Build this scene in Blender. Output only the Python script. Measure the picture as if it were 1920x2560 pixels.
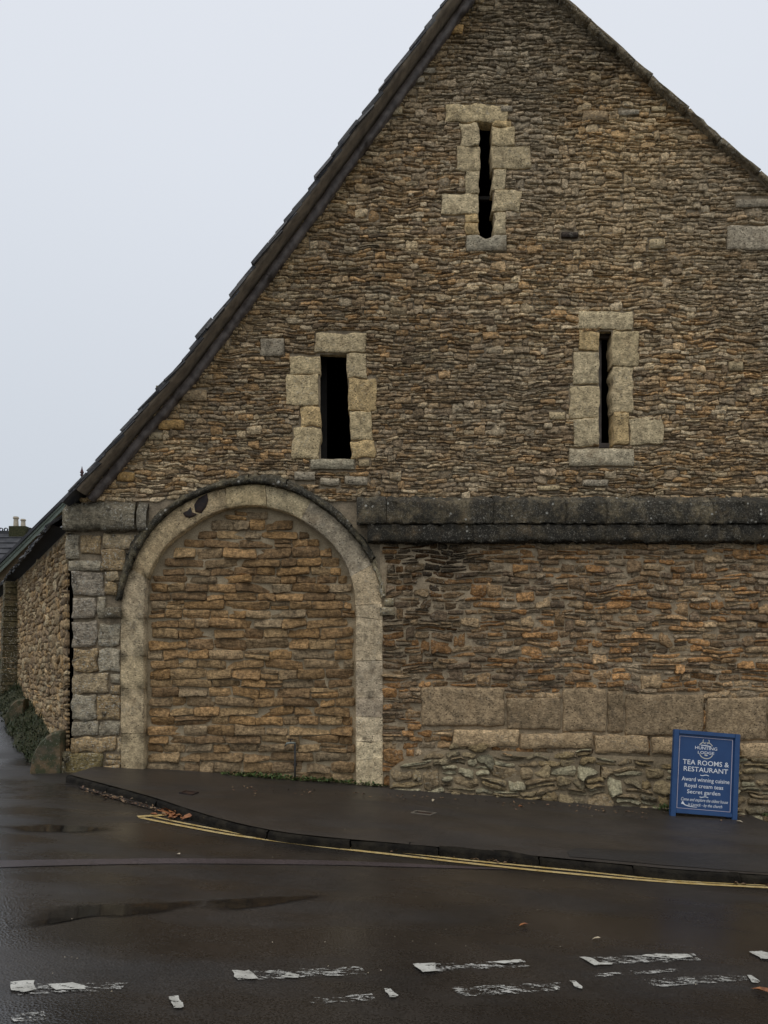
import bpy, bmesh, math, random
import numpy as np
from mathutils import Vector, Matrix
from mathutils.geometry import tessellate_polygon

random.seed(7)
RNG = np.random.default_rng(7)
for o in list(bpy.data.objects):
    bpy.data.objects.remove(o)
SC = bpy.context.scene
COL = SC.collection

# ------------------------------------------------------------------ camera
CAMD, EYE, FPX, HZ = 9.45, 1.6, 1848.0, 1666.0      # distance to the gable, eye height
cam = bpy.data.cameras.new('camera')
camo = bpy.data.objects.new('camera', cam)
COL.objects.link(camo)
camo.location = (0, -CAMD, EYE)
camo.rotation_euler = (math.radians(90), 0, 0)
cam.sensor_width = 36.0
cam.lens = 36.0 * FPX / 2560.0
cam.shift_y = (HZ - 1280.0) / 2560.0
cam.clip_start = 0.05
cam.clip_end = 2000
SC.camera = camo

# ------------------------------------------------------------------ sky, sun, exposure
world = bpy.data.worlds.new('World')
SC.world = world
world.use_nodes = True
wn, wl_ = world.node_tree.nodes, world.node_tree.links
wn.clear()
w_out = wn.new('ShaderNodeOutputWorld')
w_bg = wn.new('ShaderNodeBackground')
w_sky = wn.new('ShaderNodeTexSky')
w_sky.sky_type = 'NISHITA'
w_sky.sun_disc = False
w_sky.sun_elevation = math.radians(66)
w_sky.sun_rotation = math.radians(200)
w_tc = wn.new('ShaderNodeTexCoord')
w_sep = wn.new('ShaderNodeSeparateXYZ')
w_ramp = wn.new('ShaderNodeValToRGB')
w_noise = wn.new('ShaderNodeTexNoise')
w_noise.inputs['Scale'].default_value = 1.6
w_noise.inputs['Detail'].default_value = 4
w_mul = wn.new('ShaderNodeMath'); w_mul.operation = 'MULTIPLY_ADD'
w_mul.inputs[1].default_value = 0.10
w_mix = wn.new('ShaderNodeMix'); w_mix.data_type = 'RGBA'
w_mix.inputs['Factor'].default_value = 0.93           # cloud cover over the clear sky
cr = w_ramp.color_ramp
cr.elements[0].position = 0.0;  cr.elements[0].color = (0.53, 0.58, 0.645, 1)
cr.elements[1].position = 1.0;  cr.elements[1].color = (0.98, 1.01, 1.07, 1)
e = cr.elements.new(0.62); e.color = (0.735, 0.78, 0.86, 1)
e = cr.elements.new(0.74); e.color = (0.76, 0.80, 0.88, 1)
w_scale = wn.new('ShaderNodeMix'); w_scale.data_type = 'RGBA'; w_scale.blend_type = 'MULTIPLY'
w_scale.inputs['Factor'].default_value = 1.0
w_scale.inputs['B'].default_value = (10.5, 10.4, 10.2, 1)
w_bg.inputs['Strength'].default_value = 0.10
wl_.new(w_tc.outputs['Generated'], w_sep.inputs[0])
wl_.new(w_tc.outputs['Generated'], w_noise.inputs['Vector'])
wl_.new(w_noise.outputs['Fac'], w_mul.inputs[0])
wl_.new(w_sep.outputs['Z'], w_mul.inputs[2])
wl_.new(w_mul.outputs[0], w_ramp.inputs['Fac'])
wl_.new(w_ramp.outputs['Color'], w_scale.inputs['A'])
wl_.new(w_sky.outputs['Color'], w_mix.inputs['A'])
wl_.new(w_scale.outputs['Result'], w_mix.inputs['B'])
wl_.new(w_mix.outputs['Result'], w_bg.inputs['Color'])
wl_.new(w_bg.outputs[0], w_out.inputs['Surface'])

sun = bpy.data.lights.new('sun', 'SUN')
sun.energy = 0.85
sun.angle = math.radians(30)
sun.color = (1.0, 0.97, 0.92)
suno = bpy.data.objects.new('sun', sun)
COL.objects.link(suno)
suno.rotation_euler = (math.radians(24), 0, math.radians(-20))
suno.location = (-5, -12, 20)

SC.view_settings.view_transform = 'Standard'
SC.view_settings.look = 'None'
SC.view_settings.exposure = 0.0
SC.view_settings.gamma = 1.0
SC.view_settings.use_curve_mapping = False

# ------------------------------------------------------------------ helpers
def P(u, v, y=0.0):
    """a measured point of the photograph laid on the plane y"""
    d = CAMD + y
    return ((u - 960.0) / FPX * d, y, EYE + (HZ - v) / FPX * d)

def XZ(u, v, y=0.0):
    p = P(u, v, y)
    return (p[0], p[2])

def R2(u0, v0, u1, v1, y=0.0):
    a, b = XZ(u0, v1, y), XZ(u1, v0, y)
    return a[0], b[0], a[1], b[1]          # x0, x1, z0, z1

def ground_h(x, y):
    """height of the road surface"""
    xc = min(max(x, -3.7), 14.0)
    base = -0.01 - 0.072 * xc
    t = y - 0.3
    r = 0.0
    if t > 0:
        r = 0.125 * min(t, 11.0) * min(1.0, t / 0.8 * 0.5 + 0.5)
    return base + r

PAV = 0.08
def GP(u, v, lift=0.0):
    """a measured point laid on the ground"""
    lo, hi = 1.5, 60.0
    for _ in range(50):
        d = (lo + hi) / 2
        x, y = (u - 960.0) / FPX * d, d - CAMD
        z = EYE + (HZ - v) / FPX * d
        if z > ground_h(x, y) + lift: lo = d
        else: hi = d
    return Vector((x, y, ground_h(x, y) + lift))

WLOC = {}
def wloc(o):
    return WLOC.get(o.name, Vector((0, 0, 0)))

def link(name, data, parent=None, loc=(0, 0, 0), label=None, cat=None, group=None, kind=None):
    o = bpy.data.objects.new(name, data)
    COL.objects.link(o)
    loc = Vector(loc)
    WLOC[o.name] = loc
    if parent is not None:
        o.parent = parent
        o.location = loc - wloc(parent)
    else:
        o.location = loc
    if label: o['label'] = label
    if cat: o['category'] = cat
    if group: o['group'] = group
    if kind: o['kind'] = kind
    return o

def arr_mesh(name, V, F3=None, F4=None, mat=None, tint=None, smooth=False):
    """mesh from arrays; V are world coordinates"""
    me = bpy.data.meshes.new(name)
    V = np.asarray(V, dtype=np.float32)
    f3 = np.asarray(F3 if F3 is not None else np.zeros((0, 3)), dtype=np.int32).reshape(-1, 3)
    f4 = np.asarray(F4 if F4 is not None else np.zeros((0, 4)), dtype=np.int32).reshape(-1, 4)
    me.vertices.add(len(V)); me.vertices.foreach_set('co', V.ravel())
    nl = f3.size + f4.size
    me.loops.add(nl)
    me.loops.foreach_set('vertex_index', np.concatenate([f3.ravel(), f4.ravel()]).astype(np.int32))
    me.polygons.add(len(f3) + len(f4))
    st = np.concatenate([np.arange(len(f3)) * 3, f3.size + np.arange(len(f4)) * 4]).astype(np.int32)
    me.polygons.foreach_set('loop_start', st)
    if smooth:
        me.polygons.foreach_set('use_smooth', np.ones(len(st), dtype=bool))
    me.update(calc_edges=True)
    if tint is not None:
        a = me.color_attributes.new('tint', 'FLOAT_COLOR', 'POINT')
        t = np.asarray(tint, dtype=np.float32)
        if t.ndim == 1: t = np.tile(t, (len(V), 1))
        if t.shape[1] == 3: t = np.concatenate([t, np.ones((len(t), 1), np.float32)], 1)
        a.data.foreach_set('color', t.astype(np.float32).ravel())
    if mat: me.materials.append(mat)
    return me

def arr_obj(name, V, F3=None, F4=None, mat=None, tint=None, parent=None, smooth=False, centre=True, **kw):
    V = np.asarray(V, dtype=np.float64)
    c = (V.min(0) + V.max(0)) / 2 if centre else np.zeros(3)
    me = arr_mesh(name, V - c, F3, F4, mat, tint, smooth)
    return link(name, me, parent, c, **kw)

def bm_obj(name, bm, mat, parent=None, tint=None, smooth=False, centre=True, **kw):
    bmesh.ops.recalc_face_normals(bm, faces=bm.faces)
    me = bpy.data.meshes.new(name)
    c = Vector((0, 0, 0))
    if centre and len(bm.verts):
        xs = [v.co for v in bm.verts]
        c = Vector([(min(q[i] for q in xs) + max(q[i] for q in xs)) / 2 for i in range(3)])
        bmesh.ops.translate(bm, verts=bm.verts, vec=-c)
    bm.to_mesh(me); bm.free()
    if smooth:
        for p in me.polygons: p.use_smooth = True
    if tint is not None:
        a = me.color_attributes.new('tint', 'FLOAT_COLOR', 'POINT')
        a.data.foreach_set('color', np.tile(np.array(list(tint) + [1], np.float32), len(me.vertices)))
    me.materials.append(mat)
    return link(name, me, parent, c, **kw)

def empty(name, loc, label=None, cat=None, group=None, parent=None, kind=None):
    return link(name, None, parent, loc, label, cat, group, kind)

def bx(bm, x0, x1, y0, y1, z0, z1, M=None):
    vs = [bm.verts.new((x, y, z)) for x in (x0, x1) for y in (y0, y1) for z in (z0, z1)]
    for f in ((0, 1, 3, 2), (4, 6, 7, 5), (0, 4, 5, 1), (2, 3, 7, 6), (0, 2, 6, 4), (1, 5, 7, 3)):
        bm.faces.new([vs[i] for i in f])
    if M is not None:
        for v in vs: v.co = M @ v.co
    return vs

def tube(bm, pts, r, n=8):
    rings = []
    pts = [Vector(p) for p in pts]
    for i, p in enumerate(pts):
        d = (pts[min(i + 1, len(pts) - 1)] - pts[max(i - 1, 0)]).normalized()
        a = d.orthogonal().normalized(); b = d.cross(a)
        rr = r[i] if isinstance(r, (list, tuple)) else r
        rings.append([bm.verts.new(p + (a * math.cos(2 * math.pi * k / n) + b * math.sin(2 * math.pi * k / n)) * rr) for k in range(n)])
    for A, B in zip(rings, rings[1:]):
        for k in range(n):
            bm.faces.new((A[k], A[(k + 1) % n], B[(k + 1) % n], B[k]))
    bm.faces.new(rings[0][::-1]); bm.faces.new(rings[-1])

def lathe(bm, base, prof, n=14):
    rings = []
    for r, z in prof:
        rings.append([bm.verts.new((base[0] + r * math.cos(2 * math.pi * k / n), base[1] + r * math.sin(2 * math.pi * k / n), base[2] + z)) for k in range(n)])
    for A, B in zip(rings, rings[1:]):
        for k in range(n):
            bm.faces.new((A[k], A[(k + 1) % n], B[(k + 1) % n], B[k]))
    bm.faces.new(rings[0][::-1]); bm.faces.new(rings[-1])

# value noise
_T = np.random.default_rng(3).random((256, 256)).astype(np.float64)
def vn(x, z, s=1.0, o=0.0):
    x = np.asarray(x, float) * s + o * 17.3 + 500.0; z = np.asarray(z, float) * s + o * 9.1 + 500.0
    ix, iz = np.floor(x).astype(int), np.floor(z).astype(int)
    fx, fz = x - ix, z - iz
    fx = fx * fx * (3 - 2 * fx); fz = fz * fz * (3 - 2 * fz)
    g = lambda a, b: _T[a % 256, b % 256]
    return (g(ix, iz) * (1 - fx) + g(ix + 1, iz) * fx) * (1 - fz) + (g(ix, iz + 1) * (1 - fx) + g(ix + 1, iz + 1) * fx) * fz

def pip(poly, X, Z):
    r = np.zeros(X.shape, bool)
    n = len(poly)
    for i in range(n):
        x1, z1 = poly[i]; x2, z2 = poly[(i + 1) % n]
        if z1 == z2: continue
        c = ((z1 > Z) != (z2 > Z)) & (X < (x2 - x1) * (Z - z1) / (z2 - z1) + x1)
        r ^= c
    return r

# ------------------------------------------------------------------ materials
class NT:
    def __init__(s, name):
        s.m = bpy.data.materials.new(name); s.m.use_nodes = True
        s.n = s.m.node_tree.nodes; s.l = s.m.node_tree.links
        s.b = s.n['Principled BSDF']
        s.pos = s.n.new('ShaderNodeNewGeometry').outputs['Position']
    def put(s, sock, v):
        if isinstance(v, bpy.types.NodeSocket): s.l.new(v, sock)
        elif isinstance(v, (tuple, list)) and len(v) == 3 and sock.type == 'RGBA': sock.default_value = (*v, 1)
        else: sock.default_value = v
    def noise(s, scale, detail=4, rough=0.55, stretch=None, dist=0.0, out='Fac'):
        t = s.n.new('ShaderNodeTexNoise')
        t.inputs['Scale'].default_value = scale; t.inputs['Detail'].default_value = detail
        t.inputs['Roughness'].default_value = rough; t.inputs['Distortion'].default_value = dist
        s.l.new(s.stretch(stretch) if stretch else s.pos, t.inputs['Vector'])
        return t.outputs[out]
    def stretch(s, k):
        mp = s.n.new('ShaderNodeMapping'); mp.inputs['Scale'].default_value = k
        s.l.new(s.pos, mp.inputs['Vector']); return mp.outputs[0]
    def voro(s, scale, feature='F1', out='Distance', stretch=None):
        t = s.n.new('ShaderNodeTexVoronoi'); t.feature = feature
        t.inputs['Scale'].default_value = scale
        s.l.new(s.stretch(stretch) if stretch else s.pos, t.inputs['Vector'])
        return t.outputs[out]
    def ramp(s, f, a, b, va=0.0, vb=1.0):
        t = s.n.new('ShaderNodeMapRange'); t.interpolation_type = 'SMOOTHSTEP'
        s.put(t.inputs['Value'], f)
        for k, v in (('From Min', a), ('From Max', b), ('To Min', va), ('To Max', vb)): t.inputs[k].default_value = v
        return t.outputs[0]
    def mix(s, f, a, b, mode='MIX'):
        t = s.n.new('ShaderNodeMix'); t.data_type = 'RGBA'; t.blend_type = mode
        s.put(t.inputs['Factor'], f); s.put(t.inputs['A'], a); s.put(t.inputs['B'], b)
        return t.outputs['Result']
    def math(s, op, a, b=0.0):
        t = s.n.new('ShaderNodeMath'); t.operation = op
        s.put(t.inputs[0], a); s.put(t.inputs[1], b); return t.outputs[0]
    def scale_col(s, c, f):
        t = s.n.new('ShaderNodeVectorMath'); t.operation = 'SCALE'
        s.put(t.inputs[0], c); s.put(t.inputs['Scale'], f); return t.outputs[0]
    def attr(s, name='tint'):
        t = s.n.new('ShaderNodeAttribute'); t.attribute_name = name; return t.outputs['Color']
    def bump(s, h, strength, dist):
        t = s.n.new('ShaderNodeBump'); t.inputs['Strength'].default_value = strength; t.inputs['Distance'].default_value = dist
        s.put(t.inputs['Height'], h); s.l.new(t.outputs[0], s.b.inputs['Normal'])
    def done(s, col, rough=0.9, spec=0.3):
        s.put(s.b.inputs['Base Color'], col); s.put(s.b.inputs['Roughness'], rough)
        s.b.inputs['Specular IOR Level'].default_value = spec
        return s.m

def stone_mat(name, lichen=0.25, grime=0.4, bump=0.7, dist=0.012, pits=0.4, var=(0.62, 1.4), scale=1.0, spot=0.0, layer=0.0, black=0.0, flake=0.0, warm=(1.10, 0.985, 0.80)):
    t = NT(name)
    lam = t.noise(8 * scale, 6, 0.62, (1, 1, 4.2), 0.9)
    c = t.mix(1.0, t.attr(), warm, 'MULTIPLY')
    c = t.scale_col(c, t.ramp(t.noise(24 * scale, 6, 0.7), 0.30, 0.70, *var))
    c = t.scale_col(c, t.ramp(t.noise(70 * scale, 3, 0.7, (1, 1, 2.0)), 0.32, 0.68, 0.68, 1.32))
    c = t.mix(t.ramp(t.noise(5, 5, 0.65), 0.5, 0.72, 0, 0.35), c, (0.30, 0.20, 0.105))
    if grime:
        c = t.mix(t.ramp(t.noise(11 * scale, 7, 0.75), 0.53, 0.66, 0, grime), c, (0.040, 0.034, 0.027))
    if black:
        c = t.mix(t.ramp(t.noise(3.2, 7, 0.7), 0.34, 0.56, 0, black), c, (0.030, 0.028, 0.023))
    if lichen:
        c = t.mix(t.math('MULTIPLY', t.ramp(t.noise(42 * scale, 4, 0.75), 0.55, 0.63, 0, lichen), t.ramp(t.noise(2.1, 4), 0.40, 0.60)), c, (0.44, 0.41, 0.33))
    if spot:
        sp = t.math('MULTIPLY', t.ramp(t.voro(13), 0.26, 0.16), t.ramp(t.noise(7, 2), 0.54, 0.62, 0, spot))
        c = t.mix(sp, c, (0.42, 0.40, 0.34))
        c = t.mix(t.ramp(t.noise(80, 2, 0.6), 0.60, 0.68, 0, spot * .7), c, (0.26, 0.235, 0.185))
    if flake:
        fk = t.math('ADD', t.voro(30), t.math('MULTIPLY', t.noise(60, 3, 0.7), 0.35))
        c = t.mix(t.math('MULTIPLY', t.ramp(fk, 0.46, 0.36), t.ramp(t.noise(3.4, 4, 0.6), 0.42, 0.56, 0, flake)), c, (0.50, 0.46, 0.385))
    h = t.noise(38 * scale, 8, 0.7)
    if layer:
        h = t.math('ADD', h, t.math('MULTIPLY', lam, layer))
    if pits:
        vp = t.voro(55 * scale)
        h = t.math('SUBTRACT', h, t.math('MULTIPLY', t.ramp(vp, 0.30, 0.05), pits))
        c = t.mix(t.math('MULTIPLY', t.ramp(vp, 0.20, 0.09), t.ramp(t.noise(9, 3), 0.45, 0.6, 0, min(1, pits))), c, (0.05, 0.042, 0.03))
    t.bump(h, bump, dist)
    return t.done(c, 0.92, 0.2)

M = {}
M['rubble'] = stone_mat('rubble stone', 0.6, 0.5, 1.0, 0.024, 0.2, (0.5, 1.7), 1.0, 0.0, 1.3)
M['infill'] = stone_mat('ochre rubble stone', 0.12, 0.5, 1.0, 0.024, 0.2, (0.5, 1.5), 0.9, 0.0, 1.3, warm=(1.06, 0.98, 0.82))
M['dressed'] = stone_mat('dressed pale stone', 0.35, 0.35, 1.0, 0.020, 0.9, (0.60, 1.36), 0.62, 0, 0.4, warm=(1.08, 0.985, 0.85))
M['ring'] = stone_mat('arch stone', 0.3, 0.5, 0.9, 0.014, 1.0, (0.62, 1.28), 0.55, warm=(1.12, 0.99, 0.80))
M['pier'] = stone_mat('lichened pier stone', 1.0, 0.75, 1.0, 0.026, 0.3, (0.5, 1.45), 0.7, 0.5, 1.0, 0.16, 0.9, warm=(1.06, 0.97, 0.82))
M['course'] = stone_mat('blackened string course stone', 0.30, 0.6, 1.0, 0.018, 0.5, (0.5, 1.6), 0.9, 1.0, 0.3, 0.9, 0.25, warm=(1.08, .97, .78))
M['plinth'] = stone_mat('plinth stone', 0.4, 0.55, 1.0, 0.024, 0.2, (0.5, 1.45), 0.8, 0.0, 1.2, warm=(1.0, 0.96, 0.80))
M['ashlar'] = stone_mat('brown ashlar', 0.12, 0.5, 0.95, 0.018, 1.0, (0.6, 1.38), 0.55, 0, 0.2, warm=(1.02, 0.97, 0.85))

def mortar_mat(name, c0, c1):
    t = NT(name)
    c = t.mix(t.ramp(t.noise(6, 5, 0.7), 0.3, 0.7), c0, c1)
    c = t.scale_col(c, t.ramp(t.noise(70, 4, 0.7), 0.25, 0.75, 0.7, 1.25))
    t.bump(t.noise(45, 8, 0.7), 0.9, 0.014)
    return t.done(c, 0.95, 0.2)
M['mortar'] = mortar_mat('gable mortar', (0.20, 0.16, 0.11), (0.38, 0.30, 0.20))
M['mortar_in'] = mortar_mat('infill mortar', (0.45, 0.36, 0.235), (0.32, 0.25, 0.155))
M['mortar_low'] = mortar_mat('lower wall mortar', (0.46, 0.36, 0.235), (0.28, 0.215, 0.135))
M['mortar_pl'] = mortar_mat('plinth mortar', (0.27, 0.21, 0.13), (0.16, 0.125, 0.08))

def slate_mat():
    t = NT('stone slate')
    c = t.mix(t.ramp(t.noise(5, 5, 0.7), 0.35, 0.65), (0.045, 0.045, 0.05), (0.10, 0.095, 0.09))
    c = t.mix(t.ramp(t.noise(30, 3, 0.7), 0.58, 0.7, 0, 0.6), c, (0.25, 0.25, 0.24))
    t.bump(t.noise(30, 7, 0.7), 0.8, 0.01)
    return t.done(c, 0.6, 0.4)
M['slate'] = slate_mat()

def simple(name, c0, c1, sc=8, rough=0.8, bump=0.4, dist=0.006, spec=0.3, stretch=None):
    t = NT(name)
    c = t.mix(t.ramp(t.noise(sc, 5, 0.65, stretch), 0.3, 0.7), c0, c1)
    if bump: t.bump(t.noise(sc * 4, 6, 0.65, stretch), bump, dist)
    return t.done(c, rough, spec)
M['oak'] = simple('weathered oak', (0.055, 0.042, 0.035), (0.17, 0.14, 0.12), 9, 0.55, 0.5, 0.006, 0.4)
M['soffit'] = simple('lime torching', (0.13, 0.10, 0.07), (0.24, 0.185, 0.125), 7, 0.9)
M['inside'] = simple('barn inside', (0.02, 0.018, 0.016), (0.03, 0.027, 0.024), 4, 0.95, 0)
M['iron'] = simple('rusty iron', (0.015, 0.012, 0.012), (0.05, 0.025, 0.015), 14, 0.6)
M['pipe'] = simple('dull grey pipe', (0.025, 0.024, 0.024), (0.06, 0.055, 0.05), 20, 0.5)
M['brass'] = simple('tarnished brass', (0.12, 0.13, 0.11), (0.25, 0.26, 0.22), 30, 0.35, 0, 0, 0.6)
M['greenpaint'] = simple('grey green paint', (0.22, 0.26, 0.21), (0.27, 0.31, 0.26), 3, 0.6, 0)
M['dist_tan'] = simple('far stone wall', (0.26, 0.19, 0.11), (0.36, 0.27, 0.17), 3, 0.9)
M['dist_tile'] = simple('dark roof tile', (0.035, 0.037, 0.042), (0.07, 0.07, 0.075), 2.5, 0.8)
M['pot'] = simple('buff chimney pot', (0.42, 0.36, 0.27), (0.5, 0.44, 0.34), 4, 0.85)
M['moss'] = simple('moss', (0.025, 0.03, 0.012), (0.07, 0.065, 0.03), 12, 0.95, 0.9, 0.03)
M['guard'] = None

def guard_mat():
    t = NT('mossy guard stone')
    c = t.mix(t.ramp(t.noise(4, 5, 0.7), 0.35, 0.65), (0.085, 0.07, 0.045), (0.15, 0.10, 0.05))
    c = t.mix(t.ramp(t.noise(7, 5, 0.7), 0.42, 0.58, 0, 0.85), c, (0.035, 0.045, 0.018))
    c = t.mix(t.ramp(t.noise(40, 3, 0.7), 0.6, 0.7, 0, 0.5), c, (0.35, 0.34, 0.28))
    t.bump(t.noise(30, 8, 0.7), 0.8, 0.012)
    return t.done(c, 0.75, 0.35)
M['guard'] = guard_mat()

def leafm(name, c0, c1):
    t = NT(name)
    c = t.mix(t.ramp(t.noise(25, 2), 0.35, 0.65), c0, c1)
    return t.done(c, 0.6, 0.4)
M['leaf'] = leafm('weed leaf', (0.03, 0.055, 0.012), (0.08, 0.12, 0.03))
M['bankleaf'] = leafm('bank weed leaf', (0.018, 0.026, 0.009), (0.042, 0.056, 0.018))
M['fallen'] = leafm('fallen leaf', (0.16, 0.055, 0.02), (0.30, 0.12, 0.04))
M['fallen2'] = leafm('dull fallen leaf', (0.10, 0.05, 0.03), (0.22, 0.15, 0.08))
M['paleleaf'] = leafm('pale fallen leaf', (0.40, 0.33, 0.22), (0.5, 0.43, 0.32))

def asphalt(name, c0, c1, r0, r1, bump=0.35, grain=130):
    t = NT(name)
    g = t.noise(grain, 3, 0.7)
    c = t.mix(t.ramp(t.noise(1.1, 5, 0.6), 0.35, 0.65), c0, c1)
    c = t.scale_col(c, t.ramp(g, 0.3, 0.7, 0.4, 1.9))
    c = t.mix(t.ramp(t.noise(300, 1), 0.74, 0.80, 0, 0.5), c, (0.22, 0.21, 0.20))
    wet = t.noise(0.9, 5, 0.6, (0.6, 1.6, 1))
    rr = t.ramp(wet, 0.36, 0.66, r0, r1)
    rr = t.math('ADD', rr, t.ramp(g, 0.2, 0.8, -0.05, 0.08))
    h = t.math('ADD', t.voro(grain * 0.8), t.math('MULTIPLY', t.noise(14, 4), 0.35))
    t.bump(h, bump, 0.004)
    t.b.inputs['IOR'].default_value = 1.55
    return t.done(c, rr, 0.5)
M['road'] = asphalt('wet asphalt', (0.0135, 0.0118, 0.0105), (0.024, 0.0205, 0.0175), 0.17, 0.46, 0.24, 95)
M['pave'] = asphalt('damp pavement asphalt', (0.020, 0.0165, 0.0135), (0.032, 0.026, 0.0205), 0.40, 0.60, 0.35, 95)
M['patch'] = asphalt('newer asphalt patch', (0.013, 0.012, 0.011), (0.02, 0.018, 0.016), 0.42, 0.6, 0.4)
M['trench'] = asphalt('purple trench asphalt', (0.034, 0.026, 0.027), (0.052, 0.040, 0.041), 0.36, 0.52, 0.4, 90)
M['kerb'] = simple('wet kerb stone', (0.007, 0.006, 0.005), (0.024, 0.020, 0.014), 10, 0.8, 0.9, 0.014, 0.1)
M['grit'] = simple('gutter silt', (0.015, 0.011, 0.009), (0.05, 0.036, 0.024), 30, 0.7, 0.9, 0.01)

def water_mat():
    t = NT('puddle water')
    t.b.inputs['IOR'].default_value = 1.33
    t.bump(t.noise(3, 2), 0.03, 0.01)
    n = t.n; a = t.ramp(t.math('ADD', t.attr('edge'), t.math('MULTIPLY', t.math('SUBTRACT', t.noise(7, 5, 0.7), 0.5), 0.9)), 0.20, 0.85, 0, 0.85)
    tr = n.new('ShaderNodeBsdfTransparent'); mx = n.new('ShaderNodeMixShader')
    out = n['Material Output']
    t.done((0.012, 0.011, 0.010), 0.05, 0.5)
    t.l.new(a, mx.inputs[0]); t.l.new(tr.outputs[0], mx.inputs[1]); t.l.new(t.b.outputs[0], mx.inputs[2])
    t.l.new(mx.outputs[0], out.inputs['Surface'])
    return t.m
M['water'] = water_mat()

def paint_mat(name, c0, c1, lo, hi, stretch=(1.0, 2.6, 1.0), sc=16):
    """worn road paint: bare asphalt shows where it has gone"""
    t = NT(name)
    c = t.mix(t.ramp(t.noise(12, 4), 0.35, 0.65), c0, c1)
    t.done(c, 0.5, 0.4)
    f = t.ramp(t.math('ADD', t.noise(sc, 7, 0.72, stretch), t.math('MULTIPLY', t.math('SUBTRACT', t.noise(95, 3, 0.7), 0.5), 0.35)), lo, hi)
    tr = t.n.new('ShaderNodeBsdfTransparent'); mx = t.n.new('ShaderNodeMixShader')
    t.l.new(f, mx.inputs[0]); t.l.new(tr.outputs[0], mx.inputs[1]); t.l.new(t.b.outputs[0], mx.inputs[2])
    t.l.new(mx.outputs[0], t.n['Material Output'].inputs['Surface'])
    return t.m
M['white'] = paint_mat('white road paint', (0.36, 0.35, 0.31), (0.52, 0.51, 0.46), 0.38, 0.46)
M['whiteworn'] = paint_mat('worn white road paint', (0.28, 0.275, 0.25), (0.44, 0.43, 0.395), 0.50, 0.60, (1.0, 2.6, 1.0), 14)
M['yellow'] = paint_mat('yellow road paint', (0.42, 0.29, 0.10), (0.52, 0.40, 0.19), 0.34, 0.44)
M['blue'] = simple('blue sign paint', (0.020, 0.062, 0.165), (0.027, 0.078, 0.195), 6, 0.45, 0.15, 0.002, 0.4)
M['bluedark'] = simple('blue sign panel', (0.017, 0.054, 0.155), (0.021, 0.064, 0.172), 6, 0.4, 0.1, 0.002, 0.4)
M['lettering'] = simple('white lettering', (0.72, 0.74, 0.76), (0.80, 0.81, 0.83), 6, 0.5, 0)
M['cream'] = simple('cream emblem line', (0.55, 0.53, 0.45), (0.62, 0.60, 0.52), 6, 0.5, 0)
M['pinkline'] = simple('pale border line', (0.50, 0.45, 0.50), (0.56, 0.5, 0.55), 6, 0.5, 0)

# ------------------------------------------------------------------ stone building
TPL = np.array([(-1, -.55), (-.78, -1), (-.27, -1), (.27, -1), (.78, -1), (1, -.5), (1, .5), (.78, 1), (.27, 1), (-.27, 1), (-.78, 1), (-1, .55)], float)
TPL_SQ = np.array([(-1, -.72), (-.93, -1), (-.3, -1), (.3, -1), (.93, -1), (1, -.72), (1, .72), (.93, 1), (.3, 1), (-.3, 1), (-.93, 1), (-1, .72)], float)
NP_ = len(TPL)
def _topo():
    f4, f3 = [], []
    for r in range(2):
        for k in range(NP_):
            a, b = r * NP_ + k, r * NP_ + (k + 1) % NP_
            f4.append((a, b, b + NP_, a + NP_))
    for k in range(NP_):
        f3.append((2 * NP_ + k, 2 * NP_ + (k + 1) % NP_, 3 * NP_))
    return np.array(f3), np.array(f4)
TF3, TF4 = _topo()
NVS = 3 * NP_ + 1

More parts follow.
